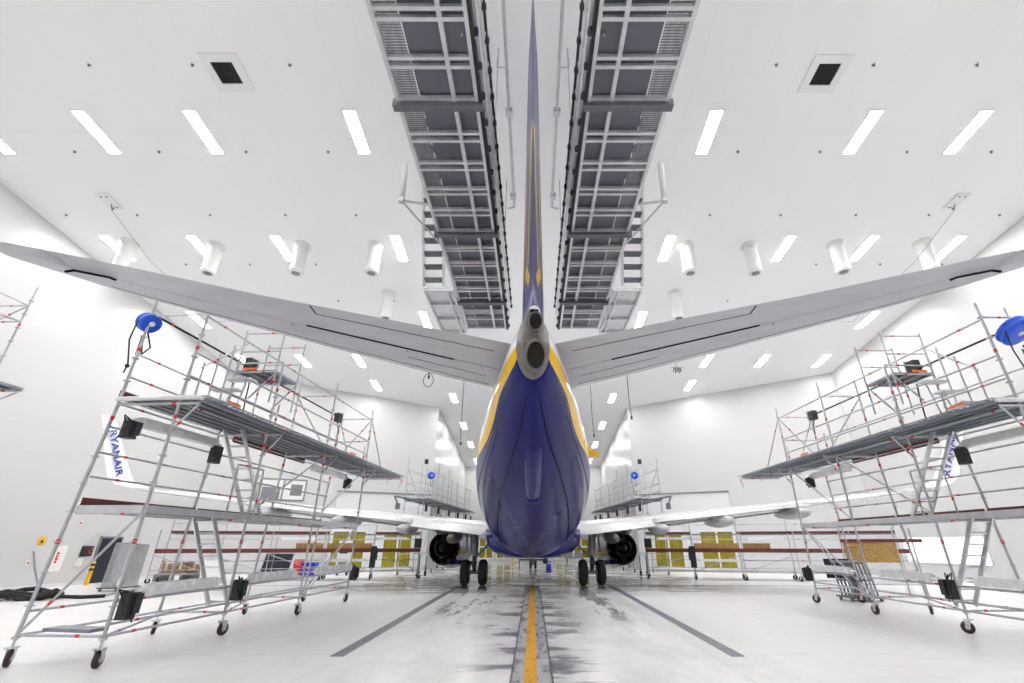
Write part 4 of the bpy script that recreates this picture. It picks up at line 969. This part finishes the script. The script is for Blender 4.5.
# nose docks: the same kind of tall scaffold in the nose bay, seen small
def nose_dock(side, sd):
    F = Frame((side * 7.0, 31.6), -side * .085, side); r = thing('nose_scaffold', F(7, .8, 0), 'distant scaffold dock %s of the forward fuselage above the wing' % sd, 'scaffold', 'docks beside the forward fuselage')
    U = (0.4, 3.4, 6.4, 9.4, 12.4, 14.6); W = 1.6; dk = MB()
    for i, u in enumerate(U):
        for v in (.3, W):
            b = MB(); pole(b, F(u, v, .3), F(u, v, 7.3 if v == W or i in (1, 2) else 6.6), .035, 6, (3.6,), False); b.build('post', GM, r); caster(F, u, v, r)
        b = MB(); pole(b, F(u, -.2, 4.4), F(u, W, 4.4), .03, 6, (), False); b.build('transom', GM, r)
        b = MB(); b.obox(F(u + .3, .2, 4.0), F.d * .08, F.w * .07, V((0, 0, .22))); b.build('hanging_box', 'black', r)
    for u0, u1 in zip(U, U[1:]):
        planks(F, u0 - (.4 if u0 < 1 else 0), u1, -.25, W, 4.55, 4, r)
        for v in (.3, W):
            for z in (1.2, 5.05, 5.55, 6.5): b = MB(); pole(b, F(u0, v, z), F(u1, v, z), .026, 6, (.5,), False); b.build('guard_rail', GM, r)
    for p, q in (((.4, .3, 6.6), (-.1, -.1, 4.55)), ((.4, W, 6.6), (3.4, W, 4.6)), ((3.4, .3, 7.2), (2.2, .3, 4.6)), ((.4, .3, .5), (3.4, .3, 4.4)), ((3.4, .3, .5), (6.4, .3, 4.4))):
        b = MB(); pole(b, F(*p), F(*q), .026, 6, (), False); b.build('brace', GM, r)
    for z in (5.05, 5.55): b = MB(); pole(b, F(.2, -.2, z), F(.2, W, z), .026, 6, (), False); b.build('guard_rail', GM, r)
    b = MB(); b.bar(F(-.4, .1, 4.35), F(-1.0, W + .2, 4.6), .12, .1); b.tube(F(-1., W + .2, 4.6), F(-1.1, W - .1, 4.1), .06); b.obox(F(-1.1, W - .1, 4.0), F.d * .1, F.w * .12, V((0, 0, .18))); b.build('outrigger', 'steel_dark', r)
    reel(F(2.2, .5, 6.3), (side * -.5, -.8, 0), 'blue hose reel hanging over the %s nose dock' % sd, .26)
    k = MB(); k.obox(F(.5, .4, 7.0), F.d * .12, F.w * .1, V((0, 0, .15))); tag(k.build('lamp_head', 'black', loc=F(.5, .4, 7.0)), 'small dark lamp head on the %s nose dock' % sd, 'lamp', 'lamp heads on the nose docks')
nose_dock(-1, 'left'); nose_dock(1, 'right')

# wing docks: long low rolling platforms under the wings
def wing_dock(side, sd):
    F = Frame((side * 6.9, 30.3), side * (PI / 2 + .27), side); r = thing('wing_dock', F(7, .6, 0), 'long low rolling platform with red-brown boards under the %s wing' % sd, 'work platform', 'low docks under the wings')
    # u runs outward along the wing, v toward the camera is negative/positive by side
    F.w = V((F.d.y, -F.d.x, 0)); F.w = F.w if F.w.y < 0 else -F.w
    U = (0, 2.6, 5.2, 7.9, 10.6, 13.2); W = 1.25
    for u in U:
        for v in (0, W):
            b = MB(); pole(b, F(u, v, .3), F(u, v, 3.05 if v == 0 else 2.5), .03, 6, (1.2,), False); b.build('post', GM, r); caster(F, u, v, r, random.uniform(-1, 1))
        b = MB(); pole(b, F(u, 0, 1.38), F(u, W, 1.38), .028, 6, (), False); b.build('transom', GM, r)
    for i, (u0, u1) in enumerate(zip(U, U[1:])):
        for v in (0, W):
            for z in ((.4, .95, 2.05, 2.85) if v == 0 else (.4, .6)): b = MB(); pole(b, F(u0, v, z), F(u1, v, z), .022, 6, (.5,), False); b.build('rail', GM, r)
        planks(F, u0 + .02, u1 - .02, .05, W - .05, 1.45, 3, r); board(F, u0, W + .03, u1, W + .03, 1.38, 1.58, r)
        planks(F, u0 + .02, u1 - .02, -.55, -.02, 2.36, 1, r, 'upper_plank')
        if i != 1: board(F, u0, .03, u1, .03, 2.36, 2.47, r)
        b = MB(); pole(b, F(u0, W, .4), F(u1, W, 1.3), .02, 6, (), False); b.build('brace', GM, r)
    for u0, u1 in ((2.7, 5.1), (5.3, 6.7)): board(F, u0, W * .8, u1, W * .8, 1.5, 1.85, r, 'osb', 'chipboard_panel')
    # lamps and black box belong to the dock kit
    for u0, u1, v, z, w in ((.8, 2.4, W + .12, 2.1, 'upper'), (2.9, 5.0, W + .1, .98, 'lower'), (5.6, 7.4, W + .1, 2.08, 'outer')):
        k = thing('tube_lamp', F((u0 + u1) / 2, v, z), 'white tube lamp on the %s wing dock, %s one' % (sd, w), 'lamp', 'tube lamps on the wing docks')
        b = MB(); b.bar(F(u0, v, z), F(u1, v, z), .12, .14); b.build('housing', 'white_plastic', k)
        b = MB(); b.tube(F(u0 - .12, v, z), F(u0, v, z), .04); b.build('end_cap', 'alu', k); b = MB(); b.tube(F(u1, v, z), F(u1 + .12, v, z), .04); b.build('end_cap', 'alu', k)
    k = MB(); k.obox(F(.15, W + .1, 1.85), F.d * .2, F.w * .1, V((0, 0, .25))); k.obox(F(.1, W + .2, 1.9), F.d * .1, F.w * .05, V((0, 0, .15))); tag(k.build('ballast_box', 'black', loc=F(.15, W + .1, 1.85)), 'black box on the inner end of the %s wing dock' % sd, 'box', 'black boxes on the wing docks')
    k = MB(); k.obox(F(2.55, W + .12, 1.15), F.d * .16, F.w * .08, V((0, 0, .55))); k.obox(F(2.4, W + .2, 1.3), F.d * .08, F.w * .06, V((0, 0, .3))); tag(k.build('ballast_box', 'black', loc=F(2.55, W + .12, 1.15)), 'tall black box hung at the second post of the %s wing dock' % sd, 'box', 'black boxes on the wing docks')
    return F
FwL = wing_dock(-1, 'left'); FwR = wing_dock(1, 'right')
# chipboard sheet behind the right scaffold on a frame, dark trolley below
r = thing('board_rack', (13.3, 19.8, 0), 'rack with a large chipboard sheet and stacked dark frames behind the right scaffold', 'rack')
b = MB(); b.bar((12.4, 19.9, 1.52), (14.25, 19.6, 1.52), .03, .72); b.build('chipboard_sheet', 'osb', r)
b = MB()
for x, y in ((12.35, 19.95), (14.3, 19.65), (14.9, 19.55)): b.tube((x, y, .0), (x, y, 2.4), .03)
for z in (.4, 1.25, 2.0): b.tube((12.35, 19.95, z), (14.9, 19.55, z), .022)
b.build('frame', 'galv', r)
b = MB(); b.bar((12.3, 19.88, 1.94), (15.2, 19.42, 1.94), .04, .12); b.build('red_board', 'board', r)
r = thing('frame_trolley', (11.5, 18.3, 0), 'trolley stacked with dark metal frames and a black panel beside the right scaffold', 'trolley')
b = MB(); b.obox((11.25, 18.75, 1.0), (.42, -.08, 0), (.01, .03, 0), (0, 0, .32)); b.build('black_panel', 'black', r)
for k in range(7):
    b = MB(); x = 11.1 + .13 * k
    b.path([(x, 18.6, .12), (x - .12, 18.65, 1.25), (x - .02, 18.05, 1.2), (x + .1, 18.0, .12), (x, 18.6, .12)], .032, 6); b.bar((x - .06, 18.6, .65), (x + .03, 18.05, .65), .03, .05); b.build('stacked_frame', 'steel_dark' if k % 3 else 'gear_paint', r)
b = MB(); b.box((10.95, 17.9, .1), (12.15, 18.75, .15))
for x in (11.05, 12.05):
    for y in (18.0, 18.65): b.lathe((x - .03, y, .06), (1, 0, 0), [(0, 0), (0, .06), (.06, .06), (.06, 0)], 12)
b.build('base', 'steel_dark', r)

# ------------------------------------------------------------------ left wall clutter
r = thing('wall_door', (-WX, 26.3, 0), 'dark navy door in the left wall behind the scaffold', 'door')
b = MB(); b.box((-WX, 25.6, 0), (-WX + .06, 26.85, 2.1)); b.build('door_leaf', 'navy_door', r)
b = MB(); b.box((-WX, 25.53, 0), (-WX + .08, 25.6, 2.17)); b.box((-WX, 26.85, 0), (-WX + .08, 26.92, 2.17)); b.box((-WX, 25.53, 2.1), (-WX + .08, 26.92, 2.17)); b.build('door_frame', 'frame_grey', r)
def bollard(x, y, label, h=1.05):
    r = thing('bollard', (x, y, 0), label, 'bollard', 'yellow and black bollards')
    b = MB(); b.lathe((x, y, 0), (0, 0, 1), [(0, .09), (h * .6, .09), (h * .6, .091), (h * .7, .091), (h * .7, .09), (h * .8, .09), (h * .8, .091), (h * .9, .091), (h * .9, .09), (h - .03, .09), (h, .06), (h, 0)], 16, 0, [0, 0, 1, 1, 0, 0, 1, 1, 0, 0, 0]); b.build('post', ['yellow', 'black'], r)
    b = MB(); b.lathe((x, y, 0), (0, 0, 1), [(0, .15), (.015, .15), (.02, .1)], 14); b.build('foot', 'yellow', r)
bollard(-21.5, 24.75, 'yellow and black bollard in front of the dark door'); bollard(-20.9, 28.6, 'yellow and black bollard beside the cardboard boxes')
bollard(-2.2, 55.5, 'yellow post at the far end left of the nose wheel', 1.6); bollard(1.6, 55.8, 'yellow post at the far end right of the nose wheel', 1.7)
r = thing('control_box', (-WX, 25.0, 1.3), 'black control box with red buttons on the left wall', 'control box')
b = MB(); b.box((-WX, 24.7, 1.25), (-WX + .12, 25.25, 1.72)); b.build('case', 'black', r)
for k, (y, z) in enumerate(((25.0, 1.5), (25.12, 1.6), (25.08, 1.4))):
    b = MB(); b.lathe((-WX + .12, y, z), (1, 0, 0), [(0, .04), (.03, .04), (.04, .03), (.04, 0)], 12); b.build('button', 'red', r)
b = MB(); b.box((-WX, 24.62, .82), (-WX + .06, 24.95, 1.2)); tag(b.build('wall_label', 'paper', loc=(-WX, 24.8, 1.)), 'pale sheet on the left wall under the control box', 'sign')
r = thing('notice_sheet', (-WX, 23.55, 1.1), 'white notice with red lettering on the left wall', 'sign')
b = MB(); b.box((-WX, 23.2, .65), (-WX + .015, 23.95, 1.75)); b.build('sheet', 'paper', r)
for k in range(4):
    b = MB(); b.box((-WX + .015, 23.5, 1.0 + .12 * k), (-WX + .02, 23.62 + .02 * (k % 2), 1.1 + .12 * k)); b.build('red_mark', 'red', r)
r = thing('warning_sign', (-WX, 22.6, 1.9), 'yellow warning sign on the left wall above the hose', 'sign')
b = MB(); b.lathe((-WX, 22.55, 1.95), (1, 0, 0), [(0, .22), (.02, .22), (.02, 0)], 6); b.build('plate', 'yellow', r)
b = MB(); b.box((-WX + .02, 22.5, 1.86), (-WX + .026, 22.6, 1.98)); b.build('mark', 'black', r)
for y, z, lb in ((24.0, 2.65, 'small white switch high on the left wall'), (22.2, .95, 'small grey socket low on the left wall')):
    b = MB(); b.box((-WX, y, z), (-WX + .05, y + .18, z + .2)); b.box((-WX + .05, y + .05, z + .05), (-WX + .065, y + .13, z + .15), 1); tag(b.build('wall_socket', ['paper', 'red'], loc=(-WX, y, z)), lb, 'socket')
r = thing('hose_pile', (-18.2, 18.9, 0), 'black hoses heaped on the floor at the left picture edge', 'hose')
for q in range(5):
    b = MB(); rr = random.Random(q); c = V((-18.9 + .3 * q, 18.6 + .25 * rr.random(), .09 + .07 * (q % 3))); R = .55 + .2 * rr.random()
    b.path([c + V((R * 1.2 * math.cos(a * PI / 8), R * .7 * math.sin(a * PI / 8), .06 * math.sin(a * 1.1 + q))) for a in range(17)], .075, 8); b.build('hose', 'rubber', r)
b = MB(); b.path([(-18.2, 18.8, .15), (-17.3, 18.7, .1), (-16.4, 18.9, .06), (-15.9, 19.3, .06)], .06, 8); b.build('hose', 'rubber', r)
b = MB(); b.path([(-18.9, 19.2, .2), (-19.8, 20.6, .3), (-21.6, 22.0, .9), (-22.2, 22.3, 1.5)], .04, 8); tag(b.build('feed_hose', 'gear_paint', loc=(-20, 20.5, 0)), 'grey hose rising from the black heap up the left wall', 'hose')
b = MB(); b.tube((-16.2, 19.5, .05), (-18.6, 26.5, .05), .05); tag(b.build('floor_pipe', 'galv', loc=(-17.4, 23, 0)), 'grey pipe lying on the floor by the left wall', 'pipe')
# cage trolley, boxes
r = thing('cage_trolley', (-17.75, 22.1, 0), 'grey wire cage trolley leaning with frames beside the dark door', 'trolley')
for k in range(9):
    b = MB(); x = -18.1 + .075 * k; b.path([(x, 21.6, .15), (x, 21.65, 1.85), (x + .1, 22.6, 1.8), (x + .1, 22.6, .15), (x, 21.6, .15)], .025, 6)
    for z in (.6, 1.1, 1.6): b.tube((x, 21.62, z), (x + .1, 22.6, z), .014, 6)
    b.build('stacked_frame', 'galv', r)
b = MB(); b.box((-18.2, 21.5, .1), (-17.3, 22.7, .15))
for x in (-18.1, -17.4):
    for y in (21.6, 22.6): b.lathe((x - .03, y, .06), (1, 0, 0), [(0, 0), (0, .06), (.06, .06), (.06, 0)], 12)
b.build('base', 'steel_dark', r)
r = thing('pallet', (-18.6, 28.0, 0), 'grey pallet under the cardboard boxes by the left wall', 'pallet')
b = MB()
for k in range(5): b.box((-20.2, 27.2 + .3 * k, .3), (-17.2, 27.4 + .3 * k, .35))
b.build('deck', 'plank_steel', r)
for x in (-20.2, -18.8, -17.4): q = MB(); q.box((x, 27.2, .0), (x + .15, 28.6, .3)); q.build('runner', 'plank_steel', r)
for k, (x, y, w, h, lb) in enumerate(((-20.0, 27.5, .7, .5, 'left one'), (-19.2, 27.5, .6, .55, 'middle one'), (-18.5, 27.6, .55, .45, 'right one'))):
    r = thing('cardboard_box', (x + w / 2, y, .35), 'brown cardboard box on the pallet by the left wall, ' + lb, 'box', 'cardboard boxes')
    b = MB(); b.box((x, y - .3, .35), (x + w, y + .3, .35 + h)); b.build('body', 'cardboard', r)
    b = MB(); b.box((x + w * .4, y - .301, .35 + h * .4), (x + w * .6, y + .301, .352 + h)); b.build('tape', 'paper', r)
b = MB(); b.lathe((-17.75, 27.6, .35), (0, 0, 1), [(0, 0), (0, .17), (.5, .19), (.52, .15), (.6, .06), (.66, .06), (.66, 0)], 16); tag(b.build('canister', 'green', loc=(-17.75, 27.6, .35)), 'bright green canister beside the cardboard boxes', 'canister')
b = MB(); b.obox((-16.4, 25.9, .52), (.45, .1, 0), (0, .03, .02), (-.2, .1, .5)); tag(b.build('leaning_panel', 'duct_white', loc=(-16.4, 25.9, 0)), 'pale grey panel leaning beside the green canister', 'panel')
b = MB(); b.obox((-16.4, 32.4, .62), (.85, .05, 0), (0, .03, .01), (.06, .1, .6)); b.bar((-17.2, 32.35, .0), (-17.2, 32.7, 1.2), .06, .06); tag(b.build('dark_board', 'navy_door', loc=(-16.4, 32.4, 0)), 'large dark board standing behind the left wing dock', 'board')
r = thing('drum', (-14.95, 32.3, 0), 'red drum on the floor behind the left wing dock', 'drum')
b = MB(); b.lathe((-14.95, 32.3, 0), (0, 0, 1), [(0, 0), (0, .29), (.3, .29), (.31, .305), (.33, .305), (.34, .29), (.6, .29), (.61, .305), (.63, .305), (.64, .29), (.9, .29), (.9, .27), (.88, 0)], 24); b.build('body', 'red', r)
b = MB(); b.lathe((-14.85, 32.2, .88), (0, 0, 1), [(0, .05), (.04, .05), (.04, 0)], 10); b.build('bung', 'steel_dark', r)
r = thing('crate', (-14.15, 32.1, 0), 'blue crate on the floor beside the red drum', 'crate')
b = MB()
for z in (0, .25, .5): b.box((-14.5, 31.8, z), (-13.7, 32.4, z + .2))
b.build('body', 'bucket', r)
b = MB(); b.box((-14.55, 31.75, .68), (-13.65, 32.45, .74)); b.build('rim', 'blue_plastic', r)
# white cabinet on the right of the nose bay and a dark monitor stand under the left wing
r = thing('monitor_stand', (-12.1, 31.9, 0), 'white cabinet with dark screens under the left wing', 'cabinet')
b = MB(); b.box((-12.4, 31.8, .25), (-11.6, 32.2, 2.0)); b.build('body', 'white_plastic', r)
b = MB(); b.box((-12.25, 31.77, 1.25), (-11.75, 31.8, 1.7)); b.build('screen', 'black', r)
b = MB(); b.box((-12.25, 31.77, .55), (-11.75, 31.8, .95)); b.build('screen', 'frame_grey', r)
b = MB()
for x in (-12.3, -11.7): b.lathe((x - .04, 32.0, .12), (1, 0, 0), [(0, 0), (0, .12), (.08, .12), (.08, 0)], 14); b.box((x - .03, 31.95, .12), (x + .03, 32.05, .27))
b.build('caster', 'black', r)
r = thing('equipment_cart', (4.4, 53.5, 0), 'low grey equipment cart at the far end right of the nose wheel', 'cart')
b = MB(); b.box((3.4, 53.2, .35), (5.4, 53.9, .5)); b.box((3.5, 53.3, .5), (4.2, 53.8, 1.2)); b.box((4.4, 53.3, .5), (5.2, 53.8, .9)); b.build('body', 'gear_paint', r)
b = MB()
for x in (3.6, 5.2): b.lathe((x - .06, 53.3, .18), (1, 0, 0), [(0, 0), (0, .18), (.12, .18), (.12, 0)], 14)
b.build('wheel', 'tyre', r)
for s in (-1, 1):
    for k, x in enumerate((6.75, 7.15)):
        sd = 'left' if s < 0 else 'right'; r = thing('stanchion', (s * x, 31.9, 0), 'short wheeled stanchion by the %s door panel, %s' % (sd, 'inner' if k == 0 else 'outer'), 'stanchion', 'wheeled stanchions')
        b = MB(); b.tube((s * x, 31.9, .25), (s * x, 31.9, 1.1), .03); b.build('pole', 'steel_dark', r)
        b = MB(); b.lathe((s * x - .05, 31.9, .14), (1, 0, 0), [(0, 0), (0, .14), (.1, .14), (.1, 0)], 16); b.build('wheel', 'rubber', r)

# ------------------------------------------------------------------ world, camera, colour
w = bpy.data.worlds.new('hall_air'); S.world = w; w.use_nodes = True
w.node_tree.nodes['Background'].inputs[0].default_value = (.9, .95, 1, 1); w.node_tree.nodes['Background'].inputs[1].default_value = .3
cam = bpy.data.cameras.new('camera'); co = bpy.data.objects.new('camera', cam); COL.objects.link(co); S.camera = co
cam.sensor_width = 36; cam.lens = 16.0; cam.shift_x = -21 / 1024; cam.clip_start = .05; cam.clip_end = 300
co.location = (0, 0, 1.85); co.rotation_euler = (math.radians(90 + 23.9), 0, 0)
S.view_settings.view_transform = 'Standard'; S.view_settings.look = 'None'; S.view_settings.gamma = 1; S.view_settings.exposure = 0.56
S.view_settings.use_curve_mapping = False
S.cycles.max_bounces = 14; S.cycles.diffuse_bounces = 8; S.cycles.glossy_bounces = 5; S.cycles.transparent_max_bounces = 16
S.cycles.use_denoising = True; S.cycles.sample_clamp_indirect = 8
